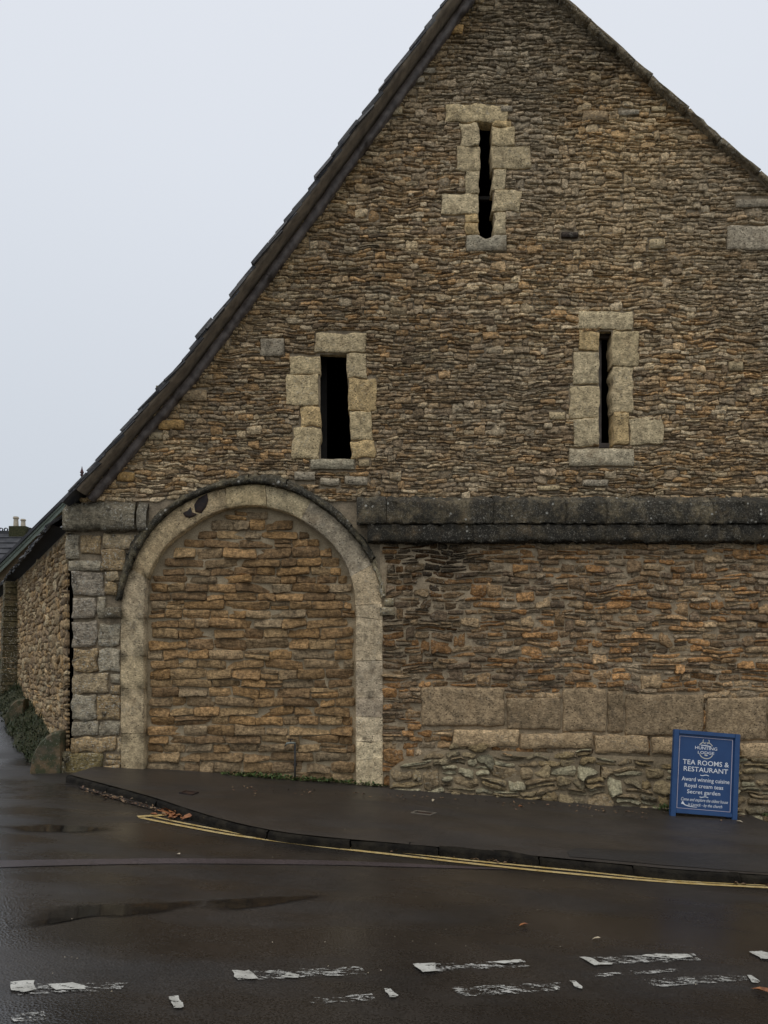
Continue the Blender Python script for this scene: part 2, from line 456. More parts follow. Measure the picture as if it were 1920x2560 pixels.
def stones_geom(rects, proud=0.02, pvar=0.02, gap=0.010, jit=0.16, bev=0.016, tilt=0.25, warp=0.02, back=0.035, wscale=3.2, taper=0.2, rough=0.005, square=0.0):
    """rects Nx4 x0 x1 z0 z1 -> N x NVS x 3 in wall coordinates (x, y depth, z)"""
    n = len(rects)
    R = np.asarray(rects, float)
    xc, zc = (R[:, 0] + R[:, 1]) / 2, (R[:, 2] + R[:, 3]) / 2
    hx, hz = (R[:, 1] - R[:, 0]) / 2 - gap / 2, (R[:, 3] - R[:, 2]) / 2 - gap / 2
    hx = np.maximum(hx, 0.01); hz = np.maximum(hz, 0.008)
    T = (TPL * (1 - square) + TPL_SQ * square)[None] + RNG.uniform(-1, 1, (n, NP_, 2)) * np.array([jit * 0.55, jit * 1.25])
    px = T[:, :, 0] * hx[:, None]; pz = T[:, :, 1] * hz[:, None]
    shear = RNG.normal(0, 0.05, n)
    tap = RNG.normal(0, taper, n)
    pz = pz * (1 - tap[:, None] * T[:, :, 0])
    pz = pz + px * shear[:, None]
    p = proud + RNG.random(n) ** 1.5 * pvar
    tz = RNG.normal(tilt * 0.4, tilt * 0.6, n); tx = RNG.normal(0, tilt * 0.25, n)
    V = np.zeros((n, NVS, 3))
    b = np.minimum(bev, hz * 0.55)
    ring = lambda s: slice(s * NP_, (s + 1) * NP_)
    lean = lambda ax, az: tz[:, None] * az + tx[:, None] * ax
    V[:, ring(0), 0] = px; V[:, ring(0), 2] = pz; V[:, ring(0), 1] = back
    V[:, ring(1), 0] = px * 0.99; V[:, ring(1), 2] = pz * 0.97
    V[:, ring(1), 1] = -p[:, None] + b[:, None] * (0.6 + 0.5 * RNG.random((n, NP_))) + lean(px, pz)
    fx = 1 - (b / hx)[:, None]; fz = 1 - (b / hz)[:, None] * 0.9
    ix, iz = px * fx, pz * fz
    V[:, ring(2), 0] = ix; V[:, ring(2), 2] = iz
    V[:, ring(2), 1] = -p[:, None] + lean(ix, iz) + RNG.normal(0, rough, (n, NP_))
    V[:, 3 * NP_, 0] = RNG.uniform(-.4, .4, n) * hx; V[:, 3 * NP_, 2] = RNG.uniform(-.3, .3, n) * hz
    V[:, 3 * NP_, 1] = -p - RNG.random(n) * 0.008
    V[:, :, 0] += xc[:, None]; V[:, :, 2] += zc[:, None]
    if warp:
        X, Z = V[:, :, 0].copy(), V[:, :, 2].copy()
        V[:, :, 2] += (vn(X, Z, wscale, 1) - 0.5) * 2 * warp + (vn(X, Z, wscale * 3.1, 2) - .5) * warp
        V[:, :, 0] += (vn(X, Z, wscale, 3) - 0.5) * warp
    return V

def pack(poly, holes, hr, wr, rng, tall=0.07, split=0.22, big=0.0):
    """lay irregular courses of random stones in a polygon; joints are broken from course to course"""
    A = np.array(poly)
    x0, z0 = A.min(0); x1, z1 = A.max(0)
    c = 0.012
    W, H = int((x1 - x0) / c) + 1, int((z1 - z0) / c) + 1
    X, Z = np.meshgrid(x0 + (np.arange(W) + .5) * c, z0 + (np.arange(H) + .5) * c)
    free = pip(poly, X, Z)
    for h in holes:
        hb = np.array(h); i0 = max(0, int((hb[:, 0].min() - x0) / c) - 1); i1 = int((hb[:, 0].max() - x0) / c) + 2
        j0 = max(0, int((hb[:, 1].min() - z0) / c) - 1); j1 = int((hb[:, 1].max() - z0) / c) + 2
        if i1 <= i0 or j1 <= j0: continue
        free[j0:j1, i0:i1] &= ~pip(h, X[j0:j1, i0:i1], Z[j0:j1, i0:i1])
    out = []
    z = z0; prev = np.array([-99.]); blocked = []
    hnext = rng.uniform(*hr)
    while z < z1:
        h = hnext; hnext = rng.uniform(*hr)
        j0, j1 = int((z - z0) / c), max(int((z - z0) / c) + 1, int((z + h - z0) / c))
        f = free[j0:j1].mean(0) > .6 if j0 < H else np.zeros(W, bool)
        for (b0, b1) in blocked: f[max(0, int((b0 - x0) / c)):int((b1 - x0) / c) + 1] = False
        blocked = []
        jn0, jn1 = j1, int((z + h + hnext - z0) / c)
        d = np.diff(np.concatenate([[0], f.astype(int), [0]]))
        joints = []
        for sa, sb in zip(np.where(d == 1)[0], np.where(d == -1)[0]):
            xa, xe = x0 + sa * c, x0 + sb * c
            if xe - xa < .03: continue
            while xa < xe - 1e-6:
                for _ in range(5):
                    w = wr[0] + (wr[1] - wr[0]) * rng.beta(1.4, 2.2)
                    if np.min(np.abs(prev - (xa + w))) > .03: break
                if xe - xa - w < wr[0]: w = xe - xa
                if w > wr[1] * 1.35: w = w / 2
                q = rng.random()
                if q < tall and w < wr[1] * .8 and free[jn0:jn1, int((xa - x0) / c):int((xa + w - x0) / c)].all() and jn1 < H:
                    out.append((xa, xa + w, z, z + h + hnext)); blocked.append((xa, xa + w))
                elif q < tall + split and h > hr[0] * 1.1:
                    k = rng.uniform(.35, .65)
                    out.append((xa, xa + w, z, z + h * k)); out.append((xa, xa + w, z + h * k, z + h))
                else:
                    out.append((xa, xa + w, z, z + h))
                xa += w; joints.append(xa)
        if joints: prev = np.array(joints)
        z += h
    return np.array(out)

def emit_stones(V, tints, mat, parent, single_name, mass_name, limit=300, visible=None, mapf=None, tri_soup=True):
    """the largest `limit` stones become objects, the rest one mesh"""
    n = len(V)
    if mapf is not None: V = mapf(V)
    size = (V[:, :, 0].max(1) - V[:, :, 0].min(1)) * (V[:, :, 2].max(1) - V[:, :, 2].min(1))
    if visible is not None: size = np.where(visible, size, 0)
    order = np.argsort(-size)
    for i in order[:limit]:
        arr_obj(single_name, V[i], TF3, TF4, mat, tints[i], parent)
    rest = order[limit:]
    if len(rest):
        VV = V[rest].reshape(-1, 3)
        off = (np.arange(len(rest)) * NVS)[:, None, None]
        F3 = (TF3[None] + off).reshape(-1, 3); F4 = (TF4[None] + off).reshape(-1, 4)
        TT = np.repeat(tints[rest], NVS, axis=0)
        arr_obj(mass_name, VV, F3, F4, mat, TT, parent, kind='stuff')

def pick(pal, n, rng=RNG, vs=0.16):
    pal = np.array(pal)
    t = pal[rng.integers(0, len(pal), n)]
    return t * np.clip(rng.normal(1, vs, n), 0.5, 1.6)[:, None]

def outline_block(name, pts, yf, yb, mat, tint, parent, bev=0.012, jit=0.004, seg=0.07, **kw):
    """a dressed block: outline in x,z with uneven arrises, rough face, depth yf..yb"""
    Q = []
    m = len(pts)
    for i in range(m):
        a, b = np.array(pts[i], float), np.array(pts[(i + 1) % m], float)
        k = max(1, int(np.linalg.norm(b - a) / seg))
        for j in range(k): Q.append(a + (b - a) * j / k)
    Q = np.array(Q); n = len(Q)
    Q = Q + RNG.normal(0, jit, Q.shape)
    c = Q.mean(0)
    d1 = np.roll(Q, -1, 0) - np.roll(Q, 1, 0)
    nrm = np.stack([-d1[:, 1], d1[:, 0]], 1); nrm /= np.linalg.norm(nrm, axis=1)[:, None] + 1e-9
    area = 0.5 * np.sum(Q[:, 0] * np.roll(Q[:, 1], -1) - np.roll(Q[:, 0], -1) * Q[:, 1])
    if area < 0: nrm = -nrm                # nrm points inward
    I = Q + nrm * bev
    def ring(S, y): return np.stack([S[:, 0], np.broadcast_to(y, (n,)), S[:, 1]], 1)
    I2 = c + (I - c) * 0.55
    rings = [ring(Q, yb), ring(Q, yf + bev * 0.9), ring(I, yf + RNG.normal(0, jit * 0.5, n)), ring(I2, yf - 0.002 + RNG.normal(0, jit * 0.9, n))]
    V = np.concatenate(rings + [np.array([[c[0], yf - 0.004, c[1]]])])
    f4 = [(r * n + k, r * n + (k + 1) % n, (r + 1) * n + (k + 1) % n, (r + 1) * n + k) for r in range(3) for k in range(n)]
    f3 = [(3 * n + k, 3 * n + (k + 1) % n, 4 * n) for k in range(n)]
    if area < 0:
        f4 = [q[::-1] for q in f4]; f3 = [q[::-1] for q in f3]
    return arr_obj(name, V, f3, f4, mat, tint, parent, **kw)

def rect_block(name, r, yf, yb, mat, tint, parent, g=0.004, bev=0.014, jit=0.006, seg=0.05, relief=1.0, corner=0.3, **kw):
    """squared block with uneven arrises and a hand-worked face"""
    x0, x1, z0, z1 = r
    g *= .7; bev *= .75
    x0 += g; x1 -= g; z0 += g; z1 -= g
    st = 0.032
    nx, nz = max(5, int((x1 - x0) / st) + 1), max(4, int((z1 - z0) / st) + 1)
    ease = lambda n: np.concatenate([[0.0], np.linspace(0, 1, n - 2) * .94 + .03, [1.0]])
    U, Wv = np.meshgrid(ease(nx), ease(nz))
    X = x0 + U * (x1 - x0); Z = z0 + Wv * (z1 - z0)
    o = random.uniform(0, 50)
    e = np.minimum(np.minimum(X - x0, x1 - X), np.minimum(Z - z0, z1 - Z))
    edge = np.clip(1 - e / bev, 0, 1)
    Xw = X + (vn(X * 0 + o, Z, 9, 1) - .5) * jit * 3.2 * (1 - np.abs(U * 2 - 1) * 0) + (vn(X, Z, 25, o) - .5) * jit
    Zw = Z + (vn(X, Z * 0 + o, 7, 2) - .5) * jit * 3.2 + (vn(X, Z, 25, o + 3) - .5) * jit
    cr_ = np.clip(1 - np.minimum(np.minimum(U, 1 - U) * (x1 - x0), 1) / (bev * 2.2), 0, 1) * np.clip(1 - np.minimum(np.minimum(Wv, 1 - Wv) * (z1 - z0), 1) / (bev * 2.2), 0, 1)
    Xw += np.sign(.5 - U) * cr_ * bev * corner; Zw += np.sign(.5 - Wv) * cr_ * bev * corner
    Y = yf + edge ** 2 * bev * 1.1 + ((vn(X, Z, 6, o) - .5) * .010 + (vn(X, Z, 17, o + 1) - .5) * .009) * relief
    n = nx * nz
    V = [np.stack([Xw.ravel(), Y.ravel(), Zw.ravel()], 1)]
    f4 = [(j * nx + i, j * nx + i + 1, (j + 1) * nx + i + 1, (j + 1) * nx + i) for j in range(nz - 1) for i in range(nx - 1)]
    per = [i for i in range(nx)] + [j * nx + nx - 1 for j in range(1, nz)] + [(nz - 1) * nx + i for i in range(nx - 2, -1, -1)] + [j * nx for j in range(nz - 2, 0, -1)]
    B = V[0][per].copy(); B[:, 1] = yb
    V.append(B); m = len(per)
    f4 += [(per[(k + 1) % m], per[k], n + k, n + (k + 1) % m) for k in range(m)]
    return arr_obj(name, np.concatenate(V), [], f4, mat, tint, parent, **kw)

def sweep_block(name, inner, outer, yf, yb, mat, tint, parent, bev=0.012, jit=0.003, slope=0.0, **kw):
    """curved block between two polylines (same count), front at yf"""
    I, O = np.array(inner, float), np.array(outer, float)
    n = len(I)
    W = (O - I); L = np.linalg.norm(W, axis=1)[:, None]; D = W / L
    cols = [(I, yb), (I, yf + bev), (I + D * bev, yf), (I + W * 0.5, yf - 0.001), (O - D * bev, yf + slope), (O, yf + bev + slope), (O, yb)]
    V = np.concatenate([np.stack([c[:, 0] + RNG.normal(0, jit, n), y + RNG.normal(0, jit * 0.6, n), c[:, 1] + RNG.normal(0, jit, n)], 1) for c, y in cols])
    f4 = []
    for k in range(len(cols) - 1):
        for i in range(n - 1):
            f4.append((k * n + i, k * n + i + 1, (k + 1) * n + i + 1, (k + 1) * n + i))
    caps = []
    for i in (0, n - 1):
        idx = [k * n + i for k in range(7)]
        caps += [(idx[0], idx[1], idx[5], idx[6]), (idx[1], idx[2], idx[4], idx[5])]
    return arr_obj(name, V, [], f4 + caps, mat, tint, parent, **kw)

def plane_poly(name, poly, holes, mat, parent, y, tint=None, ymap=None, **kw):
    loops = [[Vector((p[0], p[1], 0)) for p in poly]] + [[Vector((p[0], p[1], 0)) for p in h] for h in holes]
    tris = tessellate_polygon(loops)
    flat = [p for l in loops for p in l]
    V = np.array([(p.x, y, p.y) for p in flat])
    return arr_obj(name, V, [tuple(t) for t in tris], None, mat, tint, parent, **kw)

def resample(pts, n=None, step=None):
    A = np.array(pts, float)
    s = np.concatenate([[0], np.cumsum(np.linalg.norm(np.diff(A, axis=0), axis=1))])
    if n is None: n = max(2, int(s[-1] / step) + 1)
    t = np.linspace(0, s[-1], n)
    return np.stack([np.interp(t, s, A[:, i]) for i in range(A.shape[1])], 1)

def smooth_curve(pts, n):
    """Catmull-Rom through points, resampled evenly"""
    A = [np.array(p, float) for p in pts]
    A = [2 * A[0] - A[1]] + A + [2 * A[-1] - A[-2]]
    out = []
    for i in range(1, len(A) - 2):
        p0, p1, p2, p3 = A[i - 1:i + 3]
        for t in np.linspace(0, 1, 8, endpoint=False):
            out.append(0.5 * (2 * p1 + (p2 - p0) * t + (2 * p0 - 5 * p1 + 4 * p2 - p3) * t * t + (3 * p1 - p0 - 3 * p2 + p3) * t ** 3))
    out.append(A[-2])
    return resample(out, n=n)

# ------------------------------------------------------------------ ground, road, pavement
def grid_sheet(name, xs, ys, hf, mat, **kw):
    X, Y = np.meshgrid(xs, ys)
    Z = np.vectorize(hf)(X, Y)
    V = np.stack([X.ravel(), Y.ravel(), Z.ravel()], 1)
    w = len(xs)
    f4 = [(j * w + i, j * w + i + 1, (j + 1) * w + i + 1, (j + 1) * w + i) for j in range(len(ys) - 1) for i in range(w - 1)]
    return arr_obj(name, V, [], f4, mat, None, None, smooth=True, centre=False, **kw)

M['land'] = simple('rough grass land', (0.035, 0.045, 0.018), (0.06, 0.065, 0.03), 0.6, 0.95, 0)
grid_sheet('ground', np.linspace(-600, 600, 61), np.linspace(-300, 900, 61),
           lambda x, y: ground_h(x, y) - 0.35, M['land'], kind='structure')
grid_sheet('road', np.concatenate([np.linspace(-40, -9, 8), np.linspace(-8, 12, 41), np.linspace(13, 40, 8)]),
           np.concatenate([np.linspace(-30, -11, 6), np.linspace(-10, 16, 53), np.linspace(18, 40, 6)]),
           ground_h, M['road'], kind='structure')

KT = [(168, 1937), (200, 1946), (290, 1970), (383, 1996), (460, 2022), (548, 2049), (640, 2071), (736, 2087), (850, 2098), (960, 2106), (1080, 2116), (1191, 2126), (1310, 2138), (1417, 2149), (1540, 2162), (1672, 2175), (1800, 2183), (1920, 2189), (2080, 2199), (2300, 2212)]
kerb3 = smooth_curve([tuple(GP(u, v, PAV)) for u, v in KT], 120)
rows = []
NJ = 10
V, f4 = [], []
for i, k in enumerate(kerb3):
    for j in range(NJ):
        t = j / (NJ - 1)
        y = k[1] + (0.06 - k[1]) * t + 0.03 * (1 - t)
        x = k[0] + (0.02 if i == 0 else 0)
        V.append((x, y, ground_h(x, min(y, 0.25)) + PAV + 0.006 * math.sin(x * 2.1 + y * 3)))
for i in range(len(kerb3) - 1):
    for j in range(NJ - 1):
        f4.append((i * NJ + j, (i + 1) * NJ + j, (i + 1) * NJ + j + 1, i * NJ + j + 1))
arr_obj('pavement', np.array(V), [], f4, M['pave'], None, None, smooth=True, centre=False, kind='structure')

# kerb: one stone after another along the curve
kerb = empty('kerb', kerb3[60], kind='structure')
seglen = np.concatenate([[0], np.cumsum(np.linalg.norm(np.diff(kerb3, axis=0), axis=1))])
s = 0.0
while s < seglen[-1] - 0.2:
    L = random.uniform(0.75, 1.0)
    e_ = min(s + L - 0.012, seglen[-1])
    n = 7
    ts = np.linspace(s, e_, n)
    C = np.stack([np.interp(ts, seglen, kerb3[:, i]) for i in range(3)], 1)
    T = np.gradient(C, axis=0); T[:, 2] = 0; T /= np.linalg.norm(T, axis=1)[:, None]
    N = np.stack([T[:, 1], -T[:, 0], T[:, 2] * 0], 1)      # towards the road
    dz = random.uniform(-0.008, 0.004)
    prof = [(-0.10, -0.05), (-0.10, -0.006), (-0.03, -0.002), (0.002, -0.010), (0.014, -0.03), (0.020, -0.16)]
    V = []
    for o_, z_ in prof:
        V.append(C + N * o_ + np.array([0, 0, 1]) * (z_ + dz) + RNG.normal(0, 0.004, C.shape))
    V = np.concatenate(V)
    f4 = [(k * n + i, k * n + i + 1, (k + 1) * n + i + 1, (k + 1) * n + i) for k in range(5) for i in range(n - 1)]
    caps = [tuple(k * n + i for k in q) for i in (0, n - 1) for q in ((0, 1, 2, 3), (0, 3, 4, 5))]
    arr_obj('kerb_stone', V, [], f4 + caps, M['kerb'], None, kerb)
    s += L

def ground_strip(name, left, right, mat, lift, n=60, **kw):
    A = smooth_curve([tuple(GP(u, v, 0)) for u, v in left], n)
    B = smooth_curve([tuple(GP(u, v, 0)) for u, v in right], n)
    V = []
    for a, b in zip(A, B):
        for p in (a, b):
            V.append((p[0], p[1], ground_h(p[0], p[1]) + lift))
    f4 = [(2 * i, 2 * i + 1, 2 * i + 3, 2 * i + 2) for i in range(n - 1)]
    return arr_obj(name, np.array(V), [], f4, mat, None, None, smooth=True, kind='structure', **kw)

# gutter silt along the kerb
ground_strip('gutter_silt', [(200, 1966), (374, 2012), (539, 2053), (736, 2092), (960, 2115), (1191, 2138), (1417, 2160), (1672, 2184), (1920, 2204), (2200, 2222)],
             [(200, 1972), (374, 2024), (539, 2062), (736, 2101), (960, 2123), (1191, 2148), (1417, 2170), (1672, 2194), (1920, 2213), (2200, 2232)], M['grit'], 0.006)
ground_strip('trench_scar', [(-160, 2168), (0, 2153), (240, 2149), (463, 2147), (810, 2152), (1000, 2159), (1150, 2166), (1270, 2173)],
             [(-160, 2186), (0, 2170), (240, 2163), (463, 2160), (810, 2163), (1000, 2168), (1150, 2172), (1270, 2175)], M['trench'], 0.004)
yo = [(346, 2044), (410, 2057), (475, 2069.5), (560, 2085), (658, 2099), (800, 2117), (960, 2135), (1180, 2160), (1423, 2185), (1683, 2207), (1920, 2220), (2200, 2236)]
yi = [(383, 2042), (450, 2057), (521, 2070.5), (600, 2085), (667, 2094), (810, 2112), (960, 2127), (1174, 2152), (1440, 2178), (1683, 2202), (1920, 2214), (2200, 2230)]
sh = lambda pts, d: [(u, v + d) for u, v in pts]
ground_strip('yellow_line', sh(yo, -2.1), sh(yo, 2.1), M['yellow'], 0.005)
ground_strip('yellow_line', sh(yi, -1.7), sh(yi, 1.7), M['yellow'], 0.005)
ground_strip('yellow_line', [(342, 2041.5), (380, 2039), (413, 2037)], [(346, 2046), (384, 2043), (416, 2041)], M['yellow'], 0.009, n=8)

def paint_poly(bm, pts, lift=0.006, jit=0.004, seg=0.03):
    Q = []
    G = [GP(u, v, 0) for u, v in pts]
    for i in range(len(G)):
        a, b = G[i], G[(i + 1) % len(G)]
        k = max(1, int((b - a).length / seg))
        for j in range(k):
            p = a.lerp(b, j / k)
            x, y = p.x + random.gauss(0, jit), p.y + random.gauss(0, jit)
            Q.append(bm.verts.new((x, y, ground_h(x, y) + lift)))
    bm.faces.new(Q)

# give-way markings: each mark one object, solid remains and the worn rest of it
MARKS = [
    ([[(26, 2458), (84, 2456), (90, 2478), (60, 2484), (28, 2481)], [(119, 2466), (180, 2460), (217, 2471), (212, 2476), (140, 2477)]], [[(40, 2490), (300, 2476), (320, 2458), (60, 2462)]]),
    ([[(579, 2430), (624, 2429), (646, 2450), (596, 2453)], [(700, 2446), (724, 2436), (749, 2441), (744, 2447)]], [[(624, 2430), (905, 2418), (915, 2438), (645, 2451)]]),
    ([[(1032, 2413), (1088, 2411), (1092, 2430), (1060, 2434)], [(1229, 2407), (1300, 2402), (1306, 2407), (1262, 2412)]], [[(1086, 2412), (1310, 2402), (1324, 2418), (1090, 2430)]]),
    ([[(1451, 2396), (1478, 2396), (1498, 2409), (1531, 2411), (1528, 2415), (1484, 2416)], [(1602, 2393), (1630, 2389), (1718, 2388), (1732, 2396), (1690, 2399), (1640, 2396)]], [[(1478, 2395), (1735, 2386), (1752, 2402), (1500, 2414)]]),
    ([[(1871, 2382), (1905, 2381), (1940, 2391), (1960, 2399), (1905, 2400)]], [[(1900, 2382), (2080, 2374), (2100, 2390), (1940, 2400)]]),
    ([[(418, 2496), (444, 2495), (462, 2520), (455, 2525), (438, 2524)]], [[(20, 2540), (110, 2530), (120, 2550), (40, 2558)]]),
    ([[(962, 2475), (974, 2475), (996, 2494), (991, 2499), (975, 2497)]], [[(770, 2500), (930, 2486), (940, 2502), (780, 2512)]]),
    ([[(1423, 2455), (1438, 2456), (1457, 2470), (1453, 2475), (1441, 2474)], [(1380, 2471), (1392, 2470), (1396, 2477), (1386, 2478)]], [[(1130, 2470), (1400, 2458), (1400, 2478), (1150, 2494)]]),
    ([[(1866, 2441), (1878, 2441), (1899, 2456), (1894, 2461), (1882, 2460)]], [[(1600, 2450), (1860, 2438), (1870, 2452), (1640, 2470)], [(1480, 2436), (1690, 2423), (1700, 2430), (1490, 2444)]]),
]
for solid, worn in MARKS:
    bm = bmesh.new()
    for p in solid: paint_poly(bm, p, 0.009)
    o = bm_obj('give_way_mark', bm, M['white'], kind='structure')
    bm = bmesh.new()
    for p in worn: paint_poly(bm, p, 0.005)
    bm_obj('worn_paint', bm, M['whiteworn'], parent=o)

# puddles: thin water with a fading edge
def puddle(pts, lift=0.004, n=26):
    G = [GP(u, v, 0) for u, v in pts]
    Q = smooth_curve([tuple(g) for g in G] + [tuple(G[0])], n + 1)[:-1]
    c = Q.mean(0)
    V, E = [], []
    for f, e_ in ((1.35, 0.0), (1.0, 0.40), (0.55, 1.0)):
        for q in Q:
            p = c + (q - c) * f
            V.append((p[0], p[1], ground_h(p[0], p[1]) + lift)); E.append((e_, e_, e_))
    V.append((c[0], c[1], ground_h(c[0], c[1]) + lift)); E.append((1, 1, 1))
    f4 = [(r * n + k, r * n + (k + 1) % n, (r + 1) * n + (k + 1) % n, (r + 1) * n + k) for r in range(2) for k in range(n)]
    f3 = [(2 * n + k, 2 * n + (k + 1) % n, 3 * n) for k in range(n)]
    o = arr_obj('puddle', np.array(V), f3, f4, M['water'], None, None, kind='structure')
    a = o.data.color_attributes.new('edge', 'FLOAT_COLOR', 'POINT')
    a.data.foreach_set('color', np.concatenate([np.array(E, np.float32), np.ones((len(E), 1), np.float32)], 1).ravel())
puddle([(40, 2318), (90, 2300), (150, 2268), (270, 2262), (420, 2256), (520, 2252), (440, 2276), (330, 2290), (200, 2296), (110, 2316)])
puddle([(500, 2254), (640, 2245), (800, 2240), (700, 2262), (560, 2276)], 0.004)
puddle([(0, 2068), (130, 2062), (270, 2072), (200, 2082), (60, 2080)])

# darker patch and small covers on the pavement
def pav_strip(name, pts, mat, lift, jit=0.003):
    bm = bmesh.new()
    vs = []
    G = [GP(u, v, PAV) for u, v in pts]
    for i in range(len(G)):
        a, b = G[i], G[(i + 1) % len(G)]
        k = max(1, int((b - a).length / 0.12))
        for j in range(k):
            p = a.lerp(b, j / k)
            vs.append(bm.verts.new((p.x + random.gauss(0, jit), p.y + random.gauss(0, jit), ground_h(p.x, p.y) + PAV + 0.006 * math.sin(p.x * 2.1 + p.y * 3) + lift)))
    bm.faces.new(vs)
    bmesh.ops.triangulate(bm, faces=bm.faces)
    return bm_obj(name, bm, mat, kind='structure')
pav_strip('asphalt_patch', [(1417, 2132), (1440, 2122), (1640, 2128), (1900, 2136), (2050, 2142), (2050, 2185), (1880, 2180), (1680, 2167), (1500, 2150), (1424, 2143)], M['patch'], 0.004)

def cover(pts, label, frame_mat, inner_mat, loc_lift=0.012):
    G = [GP(u, v, PAV) + Vector((0, 0, loc_lift)) for u, v in pts]
    c = sum(G, Vector()) / 4
    t = empty('access_cover', c, label, 'cover', 'small covers in the pavement')
    for k in range(4):
        a, b = G[k], G[(k + 1) % 4]
        d = (c - (a + b) / 2); d.z = 0; d = d.normalized() * 0.022
        bm = bmesh.new()
        q = [a, b, b + d, a + d]
        vs = [bm.verts.new(p) for p in q] + [bm.verts.new(p - Vector((0, 0, 0.03))) for p in q]
        bm.faces.new(vs[:4]); bm.faces.new(vs[4:][::-1])
        for i in range(4): bm.faces.new((vs[i], vs[i + 4], vs[(i + 1) % 4 + 4], vs[(i + 1) % 4]))
        bm_obj('rim_bar', bm, frame_mat, t)
    bm = bmesh.new()
    q = [c + (g - c) * 0.88 - Vector((0, 0, 0.006)) for g in G]
    vs = [bm.verts.new(p) for p in q] + [bm.verts.new(p - Vector((0, 0, 0.03))) for p in q]
    bm.faces.new(vs[:4]); bm.faces.new(vs[4:][::-1])
    for i in range(4): bm.faces.new((vs[i], vs[i + 4], vs[(i + 1) % 4 + 4], vs[(i + 1) % 4]))
    bm_obj('lid', bm, inner_mat, t)
M['conc'] = simple('pale concrete rim', (0.10, 0.085, 0.065), (0.17, 0.145, 0.11), 12, 0.8)
cover([(1026, 2034), (1076, 2040), (1092, 2034), (1040, 2028)], 'small square cover with pale rim in the pavement below the ashlar wall', M['conc'], M['iron'])
cover([(447, 1983), (480, 1988), (497, 1981), (462, 1977)], 'dark oblong cover in the pavement below the blocked arch', M['iron'], M['iron'], 0.008)

# ------------------------------------------------------------------ the barn
barn = empty('stone_barn', (0, 0.3, 0.0), 'old ochre stone barn with steep gable, blocked archway and three slit windows', 'barn')

LINE = [(165, 1302), (217, 1240), (379, 1047), (470, 942), (760, 552), (1169, -13), (1262, -140)]    # wall top, left rake
RAKE_R = [(1262, -140), (1412, 14), (1920, 473), (2400, 905)]
AIN = [(361, 1925), (361, 1700), (361, 1590), (363, 1512), (372, 1439), (402, 1382), (444, 1340), (503, 1299), (566, 1272), (639, 1264), (702, 1277), (754, 1300), (824, 1353), (865, 1412), (885, 1475), (890, 1540), (890, 1600), (890, 1700), (890, 1955)]
AOUT = [(303, 1925), (303, 1700), (303, 1590), (306, 1503), (329, 1421), (375, 1336), (440, 1272), (521, 1232), (612, 1212), (679, 1216), (756, 1241), (829, 1288), (901, 1362), (942, 1439), (955, 1512), (957, 1560), (957, 1600), (957, 1700), (957, 1955)]
xz = lambda pts, y=0.0: [XZ(u, v, y) for u, v in pts]
ain = smooth_curve(xz(AIN), 181); aout = smooth_curve(xz(AOUT), 181)

WIN = {
 'top': dict(open=[(1196, 301), (1229, 301), (1229, 425), (1232, 426), (1232, 531), (1234, 533), (1234, 585), (1227, 594), (1215, 598), (1203, 594), (1196, 585)],
   blocks=[(1113, 262, 1269, 306), (1151, 308, 1196, 366), (1139, 367, 1197, 429), (1163, 430, 1197, 486), (1104, 488, 1196, 539), (1163, 540, 1196, 560), (1163, 561, 1196, 589),
           (1230, 303, 1277, 317), (1229, 319, 1286, 366), (1229, 367, 1327, 424), (1232, 426, 1264, 478), (1232, 479, 1301, 531), (1234, 533, 1263, 589)], sill=(1166, 590, 1265, 630)),
 'left': dict(open=[(800, 885), (866, 885), (880, 1148), (802, 1148)],
   blocks=[(788, 835, 916, 883), (723, 892, 799, 937), (718, 939, 799, 1016), (750, 1018, 800, 1067), (732, 1070, 801, 1148),
           (867, 884, 917, 945), (871, 948, 941, 1028), (875, 1031, 930, 1102), (879, 1105, 939, 1146)], sill=(775, 1149, 887, 1175)),
 'right': dict(open=[(1498, 827), (1529, 827), (1533, 1036), (1533, 1123), (1498, 1123)],
   blocks=[(1446, 782, 1583, 826), (1447, 830, 1497, 878), (1432, 881, 1497, 961), (1424, 964, 1498, 1045), (1435, 1048, 1497, 1117),
           (1530, 827, 1597, 915), (1530, 917, 1582, 1031), (1533, 1034, 1571, 1114), (1573, 1045, 1656, 1112)], sill=(1421, 1123, 1583, 1167)),
}
EXTRA = [(896, 1147, 925, 1167, 'd'), (1402, 582, 1447, 597, 'k'), (1621, 598, 1662, 625, 'd'), (1815, 566, 2010, 628, 'g'), (1836, 500, 1960, 522, 'g'),
         (1371, 1030, 1413, 1050, 'd'), (1126, 65, 1159, 90, 'o'), (965, 270, 1008, 291, 'd'), (1027, 197, 1063, 212, 'g'), (1050, 171, 1087, 186, 'g'),
         (452, 974, 519, 1004, 't'), (395, 1051, 462, 1076, 'o'), (371, 1083, 409, 1103, 'd'), (292, 1181, 338, 1205, 'o'), (650, 848, 711, 894, 'g'),
         (1250, 265, 1282, 282, 'g'), (1545, 277, 1600, 292, 'g'), (1626, 268, 1665, 282, 'd'), (1455, 278, 1520, 305, 't'), (1455, 1200, 1520, 1218, 'g'),
         (735, 1180, 790, 1203, 'g'), (800, 1195, 850, 1215, 'g'), (860, 1190, 920, 1213, 'g'), (1340, 1215, 1400, 1228, 'd'), (1665, 640, 1700, 655, 't'), (1820, 905, 1858, 930, 'd')]
ETINT = {'d': (.46, .39, .26), 'k': (.06, .05, .045), 'g': (.36, .33, .27), 'o': (.48, .32, .14), 't': (.36, .28, .18)}

def rectpoly(u0, v0, u1, v1, pad=0):
    return xz([(u0 - pad, v1 + pad), (u1 + pad, v1 + pad), (u1 + pad, v0 - pad), (u0 - pad, v0 - pad)])

